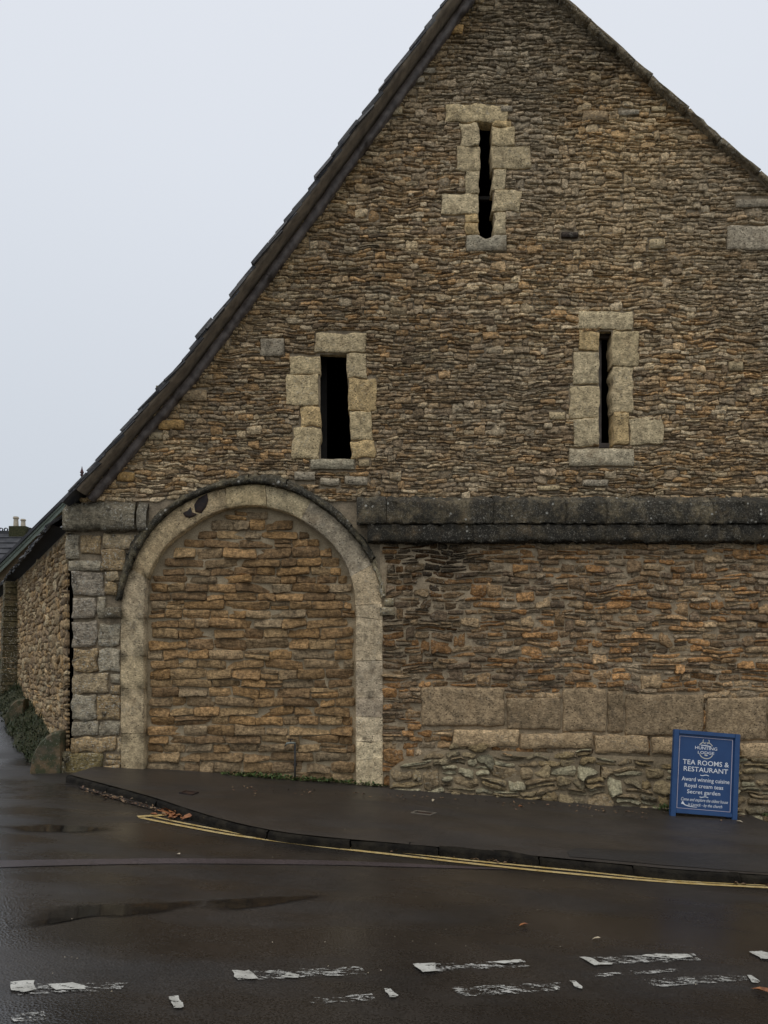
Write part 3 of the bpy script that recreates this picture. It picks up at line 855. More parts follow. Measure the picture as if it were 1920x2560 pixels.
win_holes = [xz(w['open']) for w in WIN.values()]
dress_holes = [rectpoly(*b) for w in WIN.values() for b in w['blocks'] + [w['sill']]] + win_holes + [rectpoly(*b[:4]) for b in EXTRA]
arch_outer_poly = [tuple(p) for p in aout] + [XZ(957, 2040), XZ(303, 2040)]
gable_poly = xz([(165, 1330)] + LINE + RAKE_R[1:] + [(2400, 1330)])

# backing of the front wall (mortar bed), one sheet with the openings cut out
full = xz([(183, 2080), (183, 1334), (165, 1332), (165, 1302)] + LINE[1:] + RAKE_R[1:] + [(2400, 2160)])
hole_arch = [tuple(p) for p in resample(aout[::-1], n=60)]
hole_arch = [XZ(957, 2060)] + hole_arch + [XZ(303, 2060)]
MB = 0.012
MB = 0.011
gable = plane_poly('gable_wall', full, [[q for q in h] for h in win_holes] + [hole_arch], M['mortar'], barn, MB)

# rubble of the gable
strip_top = [(165, 1328), (345, 1328), (380, 1290)]
g_poly = xz([(170, 1250)] + LINE[1:] + [(1412, 14), (1920, 473), (2130, 662), (2130, 1250), (870, 1250), (170, 1250)])
HOODO = [(293, 1498), (309, 1430), (340, 1344), (431, 1258), (521, 1216), (566, 1202), (634, 1188), (702, 1195), (770, 1227), (838, 1270), (883, 1317), (924, 1367), (955, 1448), (964, 1489)]
hoodo = smooth_curve(xz(HOODO), 121)
hood_poly = [tuple(p) for p in hoodo] + [XZ(964, 1600), XZ(293, 1600)]
mid_left = xz([(345, 1330), (345, 1250), (480, 1250), (480, 1330)])
rects = pack(g_poly, dress_holes + [hood_poly], (0.034, 0.064), (0.07, 0.29), RNG, .08, .2)
V = stones_geom(rects, 0.004, 0.020, 0.004, 0.24, 0.010, 0.26, 0.024, taper=.2, rough=.005, square=.35)
cx = (rects[:, 0] + rects[:, 1]) / 2; cz = (rects[:, 2] + rects[:, 3]) / 2
t = pick([(.345, .265, .175), (.265, .205, .14), (.41, .345, .25), (.21, .165, .12), (.335, .23, .13), (.38, .33, .255), (.30, .25, .19)], len(rects), RNG, 0.2)
uu = cx * FPX / CAMD + 960; vv = HZ - (cz - EYE) * FPX / CAMD
nz = vn(cx, cz, 1.1, 5); nz2 = vn(cx, cz, 0.8, 9)
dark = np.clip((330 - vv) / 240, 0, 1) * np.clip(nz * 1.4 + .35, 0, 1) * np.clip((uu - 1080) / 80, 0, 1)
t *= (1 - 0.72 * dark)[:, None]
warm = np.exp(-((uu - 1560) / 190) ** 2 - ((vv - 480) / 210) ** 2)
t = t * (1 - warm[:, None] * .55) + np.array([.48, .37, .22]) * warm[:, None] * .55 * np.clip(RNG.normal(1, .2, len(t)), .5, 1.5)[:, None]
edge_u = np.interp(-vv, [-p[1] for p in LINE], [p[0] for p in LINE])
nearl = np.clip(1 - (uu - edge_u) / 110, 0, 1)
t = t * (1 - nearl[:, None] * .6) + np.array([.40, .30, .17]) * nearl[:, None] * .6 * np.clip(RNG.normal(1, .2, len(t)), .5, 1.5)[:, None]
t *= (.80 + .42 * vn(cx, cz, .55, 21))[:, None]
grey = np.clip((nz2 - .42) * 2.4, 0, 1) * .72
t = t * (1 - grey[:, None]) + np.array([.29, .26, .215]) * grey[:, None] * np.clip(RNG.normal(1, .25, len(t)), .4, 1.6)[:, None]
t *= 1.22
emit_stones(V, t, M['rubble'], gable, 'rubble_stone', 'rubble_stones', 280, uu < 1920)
for u0, v0, u1, v1, k in EXTRA:
    rect_block('rubble_stone', R2(u0, v0, u1, v1), -0.035, 0.05, M['dressed'], np.array(ETINT[k]) * random.uniform(.85, 1.1), gable, g=0.008, bev=0.016, jit=0.007, seg=0.06)

# slit windows
for key, w in WIN.items():
    cu = sum(p[0] for p in w['open']) / len(w['open']); cv = sum(p[1] for p in w['open']) / len(w['open'])
    wo = empty('slit_window', P(cu, cv, 0.0), parent=barn)
    for i, b in enumerate(w['blocks']):
        tn = np.array(random.choice([(.54, .46, .30), (.50, .43, .29), (.56, .49, .34), (.56, .44, .25)])) * random.uniform(.88, 1.08)
        if i == 0:
            rect_block('lintel', R2(*b), -0.018, 0.13, M['dressed'], tn, wo, g=0.001, jit=0.013, bev=0.008, corner=0.0, relief=1.4)
        else:
            rect_block('dressed_stone', R2(*b), random.uniform(-0.024, -0.014), 0.10 if b[0] < w['open'][0][0] else 0.2, M['dressed'], tn, wo, g=0.001, jit=0.014, bev=0.008, relief=1.6, corner=0.0)
    u0, v0, u1, v1 = w['sill']
    if key == 'top':
        pts = xz([(u0, v1), (u1, v1), (u1, v0), (1236, v0), (1230, 594), (1222, 598), (1214, 599), (1206, 597), (1199, 593), (1194, v0), (u0, v0)])
        outline_block('sill', pts, -0.035, 0.5, M['dressed'], (.36, .34, .28), wo, jit=0.003, seg=0.06)
    else:
        rect_block('sill', R2(u0, v0, u1, v1), -0.035, 0.5, M['dressed'], (.36, .34, .27) if key == 'left' else (.48, .44, .34), wo, jit=0.006, seg=0.05)
    if key == 'top':
        bm = bmesh.new(); p0 = P(1190, 501, .22); p1 = P(1240, 493, .22); bx(bm, p0[0], p1[0], .2, .24, p0[2], p1[2]); bm_obj('iron_bar', bm, M['inside'], wo)
    if key == 'right':
        for va, vb in ((847, 837), (1120, 1109)):
            bm = bmesh.new(); p0 = P(1490, va, .17); p1 = P(1540, vb, .17); bx(bm, p0[0], p1[0], .15, .2, p0[2], p1[2]); bm_obj('wooden_bar', bm, M['oak'], wo)
        bm = bmesh.new(); p0 = P(1490, 1126, .2); p1 = P(1503.5, 826, .2); bx(bm, p0[0], p1[0], .2, .26, p0[2], p1[2]); bm_obj('wooden_post', bm, M['oak'], wo)
    if key == 'left':
        bm = bmesh.new(); p0 = P(790, 1150, .34); p1 = P(817, 880, .34); bx(bm, p0[0], p1[0], .34, .40, p0[2], p1[2]); bm_obj('wooden_post', bm, M['inside'], wo)

# arch ring, jambs and hood
arch = empty('arch', P(630, 1700, 0), parent=barn)
def idx_at(curve, uv):
    p = np.array(XZ(*uv)); return int(np.argmin(np.linalg.norm(curve - p, axis=1)))
marks_o = [(303, 1925), (303, 1830), (303, 1722), (303, 1640), (303, 1545), (330, 1421), (566, 1222), (664, 1214), (775, 1250), (928, 1412), (955, 1512), (957, 1545), (957, 1650), (957, 1746), (957, 1792), (957, 1850), (957, 1899), (957, 1955)]
marks_i = [(361, 1925), (361, 1830), (361, 1722), (361, 1640), (361, 1545), (368, 1448), (569, 1272), (666, 1266), (755, 1301), (880, 1437), (889, 1512), (890, 1545), (890, 1650), (890, 1746), (890, 1792), (890, 1850), (890, 1899), (890, 1955)]
io = [idx_at(aout, m) for m in marks_o]; ii = [idx_at(ain, m) for m in marks_i]
TR = [(.34, .30, .22), (.40, .35, .26), (.42, .37, .27), (.38, .34, .26), (.36, .32, .25), (.40, .34, .24), (.44, .38, .26), (.42, .38, .28), (.30, .28, .24), (.38, .33, .25), (.36, .32, .25), (.37, .33, .26), (.33, .30, .25), (.30, .27, .23), (.44, .40, .32), (.48, .44, .34), (.42, .38, .29)]
for k in range(len(io) - 1):
    n = max(4, (io[k + 1] - io[k]) // 2)
    I = resample(ain[ii[k]:ii[k + 1] + 1], n=n); O = resample(aout[io[k]:io[k + 1] + 1], n=n)
    if k == 0: I[0] = XZ(361, 1935); O[0] = XZ(303, 1935)
    if k == len(io) - 2: I[-1] = XZ(890, 1975); O[-1] = XZ(957, 1975)
    sh_i = (I[1] - I[0]); sh_i /= np.linalg.norm(sh_i); I[0] += sh_i * .003; O[0] += sh_i * .003
    jam = k < 4 or k >= 11
    sweep_block('jamb_stone' if jam else 'voussoir', I, O, -0.022 - random.uniform(0, .006), 0.2, M['ring'], np.array(TR[k]) * 1.24, arch, jit=0.003)
# hood mould over the arch
ho_in = smooth_curve(xz([(303, 1503)] + AOUT[4:14] + [(953, 1495)]), 121)
cuts = [0, 14, 38, 60, 72, 82, 96, 108, 120]
for k in range(len(cuts) - 1):
    a, b = cuts[k], cuts[k + 1]
    I, O = ho_in[a:b + 1].copy(), hoodo[a:b + 1].copy()
    pale = k == len(cuts) - 2
    sweep_block('hood_stone', I, O, -0.10 + (0.05 if pale else 0), 0.05, M['pier'] if pale else M['course'], (.40, .36, .26) if pale else np.array((.12, .11, .08)) * random.uniform(.8, 1.3), arch, jit=0.008, bev=0.012, slope=0.045)
rect_block('label_stop', R2(266, 1520, 305, 1547), -0.13, 0.05, M['pier'], (.20, .18, .14), arch, jit=0.008, bev=0.03, seg=0.05)
rect_block('label_stop', R2(958, 1495, 985, 1515), -0.05, 0.05, M['pier'], (.38, .34, .24), arch, jit=0.008, bev=0.02, seg=0.05)
rect_block('label_stop', R2(950, 1518, 990, 1540), -0.05, 0.05, M['pier'], (.34, .30, .22), arch, jit=0.008, bev=0.02, seg=0.05)
# rusted iron left in the ring
outline_block('iron_plate', xz([(488, 1280), (486, 1262), (496, 1246), (518, 1234), (521, 1250), (514, 1268), (503, 1283)], -.03), -0.036, 0.0, M['iron'], None, arch, bev=0.004, jit=0.002)
outline_block('iron_stub', xz([(458, 1282), (470, 1276), (476, 1268), (480, 1280), (492, 1286), (480, 1292), (474, 1296), (462, 1290)], -.03), -0.040, 0.0, M['iron'], None, arch, bev=0.004, jit=0.002)

# blocked arch
inf_pts = [tuple(p) for p in ain]
YI = 0.115
infill = plane_poly('arch_infill', [XZ(340, 2000)] + [tuple(np.array(p) * 1.0) for p in resample(np.array(xz([(340, 1925)] + [(u - 12 if u < 600 else u + 12, v - 12) for u, v in AIN[1:-1]] + [(905, 1960)])), n=80)] + [XZ(905, 2000)], [], M['mortar_in'], barn, YI)
# coursed stones
rects = []
v = 1985
while v > 1255:
    h = random.uniform(20, 28) if v < 1900 else random.uniform(22, 29)
    u = 355
    while u < 905:
        w = random.choice([42, 55, 62, 70, 80, 88, 100]) * random.uniform(.85, 1.15)
        q = random.random()
        if q < 0.05:
            rects.append((u, v - h, u + w, v - h * .5)); rects.append((u, v - h * .5, u + w, v))
        else:
            rects.append((u, v - h, u + w, v))
        u += w
    v -= h
RR = []
polyI = [XZ(366, 2000)] + [tuple(p) for p in smooth_curve(xz([(366, 1925), (366, 1600)] + [(u + 6 if u < 600 else u - 6, v + 8) for u, v in AIN[3:-4]] + [(885, 1600), (885, 1960)]), 120)] + [XZ(885, 2000)]
for (u0, v0, u1, v1) in rects:
    ok = []
    for q in np.linspace(u0, u1, 9):
        x, z = XZ(q, (v0 + v1) / 2); x2, z2 = XZ(q, v0 + 3)
        ok.append(bool(pip(polyI, np.array([x]), np.array([z]))[0]) and bool(pip(polyI, np.array([x2]), np.array([z2]))[0]))
    qs = np.linspace(u0, u1, 9)[ok]
    if len(qs) < 2: continue
    a_, b_ = qs.min(), qs.max()
    if b_ - a_ < 14: continue
    if a_ > u0: a_ = max(u0, a_ - 4)
    if b_ < u1: b_ = min(u1, b_ + 4)
    x0, x1, z0, z1 = R2(a_, v0, b_, v1); RR.append((x0, x1, z0, z1))
RR = np.array(RR)
V = stones_geom(RR, 0.014, 0.028, 0.007, 0.11, 0.010, 0.38, 0.012, back=0.03, taper=.05, rough=.007, square=.85)
V[:, :, 1] += YI
t = pick([(.345, .225, .12), (.295, .198, .108), (.385, .275, .16), (.245, .165, .096), (.325, .24, .152), (.36, .23, .115), (.325, .255, .175)], len(RR), RNG, .15)
low = np.clip(((RR[:, 2] + RR[:, 3]) / 2 - 0.05) / 0.75, 0, 1)
t = t * (0.45 + .55 * low)[:, None] + np.array([.27, .22, .16]) * (.55 * (1 - low))[:, None]
emit_stones(V, t, M['infill'], infill, 'infill_stone', 'infill_stones', 300)

# lower wall to the right of the arch
ASH = [(1053, 1719, 1262, 1817), (1266, 1744, 1401, 1824), (1406, 1719, 1516, 1829), (1518, 1728, 1559, 1833), (1562, 1735, 1758, 1840), (1764, 1743, 1915, 1851), (1918, 1745, 2080, 1855)]
LONG = [(1131, 1822, 1296, 1866), (1298, 1831, 1482, 1870), (1484, 1836, 1619, 1882), (1626, 1843, 1735, 1886), (1738, 1850, 1843, 1890), (1847, 1857, 1990, 1897)]
low_poly = xz([(958, 1965), (958, 1540), (966, 1420), (950, 1366), (2130, 1366), (2130, 1915), (1060, 1880), (1000, 1905), (990, 1965)])
lowwall = plane_poly('lower_wall', xz([(950, 2010), (950, 1350), (2400, 1350), (2400, 2080)]), [], M['mortar_low'], barn, 0.006)
rects = pack(low_poly, [rectpoly(*b) for b in ASH + LONG], (0.05, 0.105), (0.10, 0.40), RNG, .09, .16)
V = stones_geom(rects, 0.000, 0.036, 0.011, 0.21, 0.012, 0.36, 0.020, taper=.12, rough=.007, square=.6)
t = pick([(.31, .22, .135), (.24, .175, .115), (.35, .27, .18), (.31, .18, .085), (.20, .155, .115), (.30, .25, .19), (.36, .22, .11)], len(rects), RNG, .2)
cx = (rects[:, 0] + rects[:, 1]) / 2; cz = (rects[:, 2] + rects[:, 3]) / 2
uu = cx * FPX / CAMD + 960; vv = HZ - (cz - EYE) * FPX / CAMD
t *= 1.12
stain = np.exp(-((uu - 1110) / 150) ** 2 - ((vv - 1400) / 75) ** 2) * .85 + .45 * np.clip((1640 - uu) / 500, 0, 1) * np.clip(vn(cx, cz, 1.3, 4) * 1.5 - .2, 0, 1)
t *= (1 - np.clip(stain, 0, .85))[:, None]
emit_stones(V, t, M['rubble'], lowwall, 'walling_stone', 'walling_stones', 300, uu < 1920)
for b in ASH:
    rect_block('ashlar_block', R2(*b), -0.03 - random.uniform(0, .01), 0.05, M['ashlar'], np.array((.31, .235, .155)) * random.uniform(.85, 1.12), lowwall, g=0.008, bev=0.02, jit=0.007, seg=0.06)
for b in LONG:
    rect_block('ashlar_block', R2(*b), -0.045 - random.uniform(0, .02), 0.05, M['dressed'], np.array((.46, .36, .235)) * random.uniform(.85, 1.08), lowwall, g=0.008, bev=0.022, jit=0.009, seg=0.06)

# battered rubble plinth
plinth = empty('plinth', P(1450, 1960, -.1), parent=barn)
pl_poly = xz([(976, 2000), (978, 1925), (1000, 1905), (1060, 1884), (1130, 1872), (1300, 1876), (1480, 1886), (1640, 1892), (1850, 1902), (2130, 1905), (2130, 2110), (1700, 2075), (1300, 2030)])
pl_y = lambda z, x: -0.05 - 0.20 * np.clip((0.55 - 0.072 * x - z) / 0.65, 0, 1)
xs_ = np.linspace(XZ(974, 0)[0], XZ(2400, 0)[0], 60); zs_ = np.linspace(0, 1, 8)
Vb, f4 = [], []
for x in xs_:
    top = np.interp(x * FPX / CAMD + 960, [974, 1000, 1060, 1130, 1480, 1850, 2400], [XZ(0, q)[1] for q in (1925, 1905, 1884, 1872, 1886, 1902, 1902)])
    bot = ground_h(x, 0) - .15
    for q in zs_:
        z = bot + (top - bot) * q
        Vb.append((x, float(pl_y(z, x)) + 0.012, z))
    Vb.append((x, 0.03, top + .005))
m_ = len(zs_) + 1
for i in range(len(xs_) - 1):
    for j in range(m_ - 1): f4.append((i * m_ + j, (i + 1) * m_ + j, (i + 1) * m_ + j + 1, i * m_ + j + 1))
i0 = len(Vb)
Vb += [(xs_[0], 0.05, ground_h(xs_[0], 0) - .15), (xs_[0], 0.05, Vb[m_ - 1][2])]
f3 = [(i0, j, j + 1) for j in range(m_ - 1)] + [(i0, m_ - 1, i0 + 1)]
arr_obj('plinth_core', np.array(Vb), f3, f4, M['mortar_pl'], None, plinth)
rects = pack(pl_poly, [], (0.055, 0.14), (0.13, 0.46), RNG, .08, .3)
V = stones_geom(rects, 0.000, 0.05, 0.022, 0.30, 0.016, 0.45, 0.045, back=0.03, wscale=2.2, taper=.3, rough=.008)
V[:, :, 1] += pl_y(V[:, :, 2], V[:, :, 0])
t = pick([(.34, .31, .235), (.30, .24, .16), (.25, .21, .15), (.38, .35, .265), (.30, .23, .14), (.24, .185, .125)], len(rects), RNG, .15)
emit_stones(V, t, M['plinth'], plinth, 'plinth_stone', 'plinth_stones', 300)

# corner pier
pier = empty('corner_pier', P(235, 1930, 0), parent=barn)
PIER = [(163, 1338, 197, 1400, 'g'), (200, 1340, 252, 1386, 't'), (257, 1333, 340, 1371, 'd'), (170, 1402, 253, 1428, 'g'), (255, 1374, 314, 1428, 't'), (181, 1430, 262, 1490, 'k'),
        (264, 1430, 298, 1455, 'd'), (264, 1457, 296, 1490, 't'), (181, 1493, 240, 1545, 'k'), (243, 1493, 264, 1548, 'g'), (181, 1552, 243, 1617, 'k'), (247, 1560, 302, 1617, 'g'), (185, 1622, 244, 1680, 't'),
        (249, 1622, 302, 1680, 'g'), (183, 1684, 272, 1735, 'd'), (277, 1684, 302, 1708, 'g'), (277, 1710, 302, 1735, 't'), (180, 1737, 240, 1800, 'g'), (242, 1737, 302, 1800, 't'), (180, 1803, 246, 1840, 'g'),
        (249, 1803, 302, 1840, 'g'), (176, 1843, 289, 1880, 't'), (291, 1843, 302, 1880, 'd'), (168, 1884, 258, 1945, 'm'), (262, 1884, 302, 1897, 't'), (262, 1899, 302, 1911, 't'), (262, 1913, 302, 1935, 't')]
PT = {'g': (.43, .40, .33), 't': (.44, .34, .21), 'd': (.48, .40, .28), 'k': (.33, .30, .26), 'm': (.24, .20, .10)}
for u0, v0, u1, v1, k in PIER:
    rect_block('pier_block', R2(u0, v0, u1, v1), -0.02 - random.uniform(0, .03) - (0.05 if v0 > 1880 and k == 'm' else 0), 0.3, M['pier'], np.array(PT[k]) * random.uniform(.88, 1.1), pier, g=0.004, bev=0.016, jit=0.012, relief=1.8)

# string course
course = empty('string_course', P(1400, 1300, 0), parent=barn)
def prof_block(name, x0, x1, prof, mat, tint, parent, jit=0.005, step=0.09, ragged=0.0):
    n = max(3, int((x1 - x0) / step))
    X = np.linspace(x0, x1, n)
    V = []
    for (y, z) in prof:
        w = RNG.normal(0, jit, (n, 3)); w[0, 0] = w[-1, 0] = 0
        rg = ragged * (vn(X, X * 0 + y * 9, 5, 31) - .75).clip(-.4, 0) * -1.0 if len(V) >= len(prof) - 4 and y < 0 else 0
        V.append(np.stack([X + w[:, 0] * .3, y + w[:, 1], z + w[:, 2] + rg], 1))
    V = np.concatenate(V); m = len(prof)
    f4 = [(k * n + i, k * n + i + 1, (k + 1) * n + i + 1, (k + 1) * n + i) for k in range(m - 1) for i in range(n - 1)]
    f3 = []
    for i in (0, n - 1):
        for k in range(1, m - 1): f3.append((i, k * n + i, (k + 1) * n + i))
    return arr_obj(name, V, f3, f4, mat, tint, parent)
Zv = lambda v, y: P(0, v, y)[2]
up = [(0.04, Zv(1240, 0)), (0.0, Zv(1242, 0)), (-0.075, Zv(1247, -.075)), (-0.148, Zv(1254, -.148)), (-0.155, Zv(1258, -.155)), (-0.155, Zv(1280, -.155)), (-0.155, Zv(1305, -.155)), (-0.148, Zv(1309, -.148)), (-0.09, Zv(1309.5, -.09)), (0.04, Zv(1309.5, 0))]
lo = [(0.04, Zv(1311, 0)), (-0.09, Zv(1311, -.09)), (-0.127, Zv(1312, -.127)), (-0.13, Zv(1315, -.13)), (-0.13, Zv(1334, -.13)), (-0.13, Zv(1351, -.13)), (-0.118, Zv(1357, -.118)), (-0.05, Zv(1358, -.05)), (0.04, Zv(1362, 0))]
cu = [892, 966, 1230, 1407, 1507, 1770, 1990, 2200, 2400]
for a, b in zip(cu, cu[1:]):
    s0 = 26 if a == 892 else 0
    prof_block('string_block', XZ(a, 0)[0] + .003, XZ(b, 0)[0] - .003, up, M['course'], np.array((.14, .125, .095)) * random.uniform(.8, 1.2), course, jit=.009, step=.05)
cl = [918, 1180, 1505, 1820, 2100, 2400]
for a, b in zip(cl, cl[1:]):
    prof_block('string_block', XZ(a, 0)[0] + .003, XZ(b, 0)[0] - .003, lo, M['course'], np.array((.085, .076, .06)) * random.uniform(.8, 1.2), course, jit=.009, step=.05, ragged=.07)
upl = [(0.04, Zv(1256, 0)), (-0.01, Zv(1258, 0)), (-0.12, Zv(1278, -.12)), (-0.13, Zv(1312, -.13)), (-0.11, Zv(1324, -.11)), (0.04, Zv(1328, 0))]
prof_block('string_block', XZ(166, 0)[0], XZ(343, 0)[0], upl, M['pier'], (.22, .205, .165), course, jit=0.014, step=0.05)
prof_block('string_block', XZ(349, 0)[0], XZ(372, 0)[0], [(y * .9, z) for y, z in upl], M['pier'], (.24, .23, .20), course, jit=0.008)

# side wall along the lane (leaves the corner at an angle)
XC = XZ(165, 0)[0]
SD = np.array([-0.6, 1.0]); SL = np.linalg.norm(SD); SD = SD / SL
SN = np.array([-SD[1], SD[0]])           # outward, to the lane (points to -x)
if SN[0] > 0: SN = -SN
def side_map(V):
    W = V.copy()
    s_, d_, z_ = V[..., 0], V[..., 1], V[..., 2]
    W[..., 0] = XC + SD[0] * s_ - SN[0] * d_
    W[..., 1] = 0.02 + SD[1] * s_ - SN[1] * d_
    W[..., 2] = z_
    return W
eave_z = lambda s_: 3.42 + 0.011 * s_
SB = np.array([[0, .01, 0.0], [16, .01, .5], [16, .01, 3.6], [0, .01, 3.40]], float)
side = arr_obj('side_wall', side_map(SB), None, [(0, 1, 2, 3)], M['mortar'], None, barn)
sp = [(0.0, 0.1), (13, 1.0), (13, 3.5), (0.0, 3.30)]
rects = pack(sp, [], (0.06, 0.13), (0.15, 0.5), RNG)
V = stones_geom(rects, 0.004, 0.014, 0.010, 0.2, 0.010, 0.15, 0.03)
t = pick([(.38, .30, .20), (.30, .23, .15), (.42, .36, .26), (.26, .20, .14), (.36, .26, .15)], len(rects), RNG, .2)
emit_stones(V, t, M['rubble'], side, 'walling_stone', 'walling_stones', 0, None, side_map)
# barn roof and closed shell
roof = empty('roof', P(700, 600, .3), parent=barn)
NS = 12
vl = resample(np.array(xz(LINE)), n=28)
ridge_b = np.array([-6.9, 8.4]); 
def roof_pt(i, tt):
    f = np.array(vl[i]); k = i / (len(vl) - 1)
    eb = np.array([XC + SD[0] * 16 + SN[0] * .15, 3.58])
    bk = eb + (ridge_b - eb) * k
    y0 = 0.10; y1 = 0.02 + SD[1] * 16
    return (f[0] + (bk[0] - f[0]) * tt, y0 + (y1 - y0) * tt, f[1] + 0.015 + (bk[1] - f[1]) * tt)
V, f4 = [], []
for i in range(len(vl)):
    for j in range(NS): V.append(roof_pt(i, j / (NS - 1)))
for i in range(len(vl) - 1):
    for j in range(NS - 1): f4.append((i * NS + j, i * NS + j + 1, (i + 1) * NS + j + 1, (i + 1) * NS + j))
arr_obj('roof_slope', np.array(V), [], f4, M['slate'], None, roof)
rr = [XZ(*q) for q in RAKE_R]
V = [(rr[0][0], .05, rr[0][1]), (rr[-1][0], .05, rr[-1][1]), (rr[-1][0] - 4, 13.8, rr[-1][1]), (ridge_b[0], 13.75, ridge_b[1])]
arr_obj('roof_slope', np.array(V), [], [(0, 1, 2, 3)], M['slate'], None, roof)
xe = XZ(2400, 0)[0]
arr_obj('end_wall', np.array([(xe, .02, -1), (xe - 4, 13.8, -.6), (xe - 4, 13.8, rr[-1][1]), (xe, .02, rr[-1][1])]), [], [(0, 1, 2, 3)], M['mortar'], None, barn)
xb = XC + SD[0] * 16
arr_obj('back_wall', np.array([(xb, 13.74, .5), (xe - 4, 13.74, -.6), (xe - 4, 13.74, rr[-1][1]), (ridge_b[0], 13.74, ridge_b[1]), (xb, 13.74, 3.9)]), [(0, 1, 2), (0, 2, 3), (0, 3, 4)], None, M['mortar'], None, barn)

# left verge: torched underside, oak verge board and stepped slates
def offset(pts, d):
    A = np.array(pts, float); T = np.gradient(A, axis=0); T /= np.linalg.norm(T, axis=1)[:, None]
    return A + np.stack([-T[:, 1], T[:, 0]], 1) * d
top = resample(np.array(xz(LINE[1:])), n=40)
a_ = offset(top, -0.001)
V = np.concatenate([np.stack([a_[:, 0], np.full(40, .06), a_[:, 1]], 1), np.stack([a_[:, 0], np.full(40, -.25), a_[:, 1]], 1), np.stack([offset(top, .05)[:, 0], np.full(40, -.25), offset(top, .05)[:, 1]], 1)])
f4 = [(k * 40 + i, k * 40 + i + 1, (k + 1) * 40 + i + 1, (k + 1) * 40 + i) for k in range(2) for i in range(39)]
arr_obj('verge_soffit', V, [], f4, M['soffit'], None, roof)
bl = resample(np.array(xz([(222, 1245), (379, 1055), (470, 950), (600, 775), (760, 560), (960, 283), (1169, -5), (1262, -132)])), step=0.12)
bo = [0, 14, 30, 47, 64, len(bl) - 1]
for k in range(len(bo) - 1):
    if bo[k + 1] <= bo[k]: continue
    pts = bl[bo[k]:bo[k + 1] + 1]
    w_ = RNG.normal(0, .006, len(pts))
    sweep_block('verge_board', offset(pts, -0.105) + w_[:, None] * np.array([1, .5]), offset(pts, -0.002), -0.085, 0.0, M['oak'], None, roof, bev=0.02, jit=0.004)
sl = resample(np.array(xz([(187, 1276)] + LINE[1:])), step=0.165)
for i in range(len(sl) - 1):
    p = sl[i]; q = sl[i + 1]; d = (q - p) / np.linalg.norm(q - p)
    ang = math.atan2(d[1], d[0]) - random.uniform(.05, .10)
    L = random.uniform(.30, .38); th = random.uniform(.018, .046)
    yf = -0.27 + random.uniform(-.03, .02)
    bm = bmesh.new()
    vs = bx(bm, 0, L, yf, .30, 0, th)
    for v_ in vs: v_.co += Vector((random.gauss(0, .006), random.gauss(0, .006), random.gauss(0, .003)))
    nrm = np.array([-d[1], d[0]])
    org = p + nrm * (0.046 + random.uniform(-.012, .022))
    Mx = Matrix.Translation((org[0], 0, org[1])) @ Matrix.Rotation(-ang, 4, 'Y')
    for v_ in vs: v_.co = Mx @ v_.co
    bm_obj('slate', bm, M['slate'], roof)
    if random.random() < .65:
        bm = bmesh.new(); vs = bx(bm, 0.03, L * .8, yf + .02, .28, 0, th * .8)
        Mx = Matrix.Translation((p[0] + nrm[0] * .046, 0, p[1] + nrm[1] * .046)) @ Matrix.Rotation(-ang - .03, 4, 'Y')
        for v_ in vs: v_.co = Mx @ v_.co
        bm_obj('slate', bm, M['slate'], roof)
# eave slates along the lane
s_ = 0.10
while s_ < 12:
    w = random.uniform(.2, .34)
    z = eave_z(s_)
    for lay in range(2):
        c = np.array([XC, .02]) + SD * (s_ + lay * .1) + SN * (.16 + random.uniform(-.03, .03) - lay * .03)
        bm = bmesh.new()
        vs = bx(bm, -w / 2, w / 2, -.05, .30, -.012, .014)
        Mx = Matrix.Translation((c[0], c[1], z + lay * .04)) @ Matrix(((SD[0], -SN[0], 0, 0), (SD[1], -SN[1], 0, 0), (0, 0, 1, 0), (0, 0, 0, 1))) @ Matrix.Rotation(math.radians(38 + random.uniform(-4, 4)), 4, 'X')
        for v_ in vs: v_.co = Mx @ (v_.co + Vector((random.gauss(0, .008), random.gauss(0, .01), random.gauss(0, .004))))
        bm_obj('slate', bm, M['slate'], roof)
    s_ += w
# eave underside
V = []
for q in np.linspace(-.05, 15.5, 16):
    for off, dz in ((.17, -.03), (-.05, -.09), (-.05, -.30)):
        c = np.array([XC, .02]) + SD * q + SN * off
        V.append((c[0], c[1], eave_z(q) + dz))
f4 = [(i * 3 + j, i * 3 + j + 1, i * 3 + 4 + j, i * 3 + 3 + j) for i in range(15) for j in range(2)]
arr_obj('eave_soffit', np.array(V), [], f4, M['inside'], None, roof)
# right verge: coping slabs
CS = [(1262, -158), (1330, -82), (1405, -8), (1478, 56), (1546, 116), (1590, 153), (1633, 192), (1724, 272), (1803, 348), (1901, 430), (1990, 510), (2100, 609), (2230, 726), (2400, 879)]
for (a, b) in zip(CS, CS[1:]):
    p, q = np.array(XZ(a[0], a[1], -.08)), np.array(XZ(b[0], b[1], -.08))
    d = (q - p) / np.linalg.norm(q - p); nr = np.array([-d[1], d[0]])
    L = np.linalg.norm(q - p) - .012; dn = random.uniform(-.012, .012)
    O = [p + nr * dn, p + d * L + nr * (dn + random.uniform(-.004, .014)), p + d * L - nr * (.058 - dn), p - nr * (.058 - dn)]
    outline_block('coping_slab', [tuple(o_) for o_ in O], -0.10 + random.uniform(-.015, .01), .5, M['pier'], np.array((.27, .235, .175)) * random.uniform(.8, 1.15), roof, bev=.012, jit=.006, seg=.1)
p0, p1 = np.array(XZ(1262, -140)), np.array(XZ(2400, 893))
d = (p1 - p0) / np.linalg.norm(p1 - p0); nr = np.array([-d[1], d[0]])
outline_block('verge_bed', [tuple(p0 - nr * .0), tuple(p1 - nr * .0), tuple(p1 - nr * .085), tuple(p0 - nr * .085)], -0.045, .3, M['mortar'], None, roof, bev=.01, jit=.008, seg=.2)
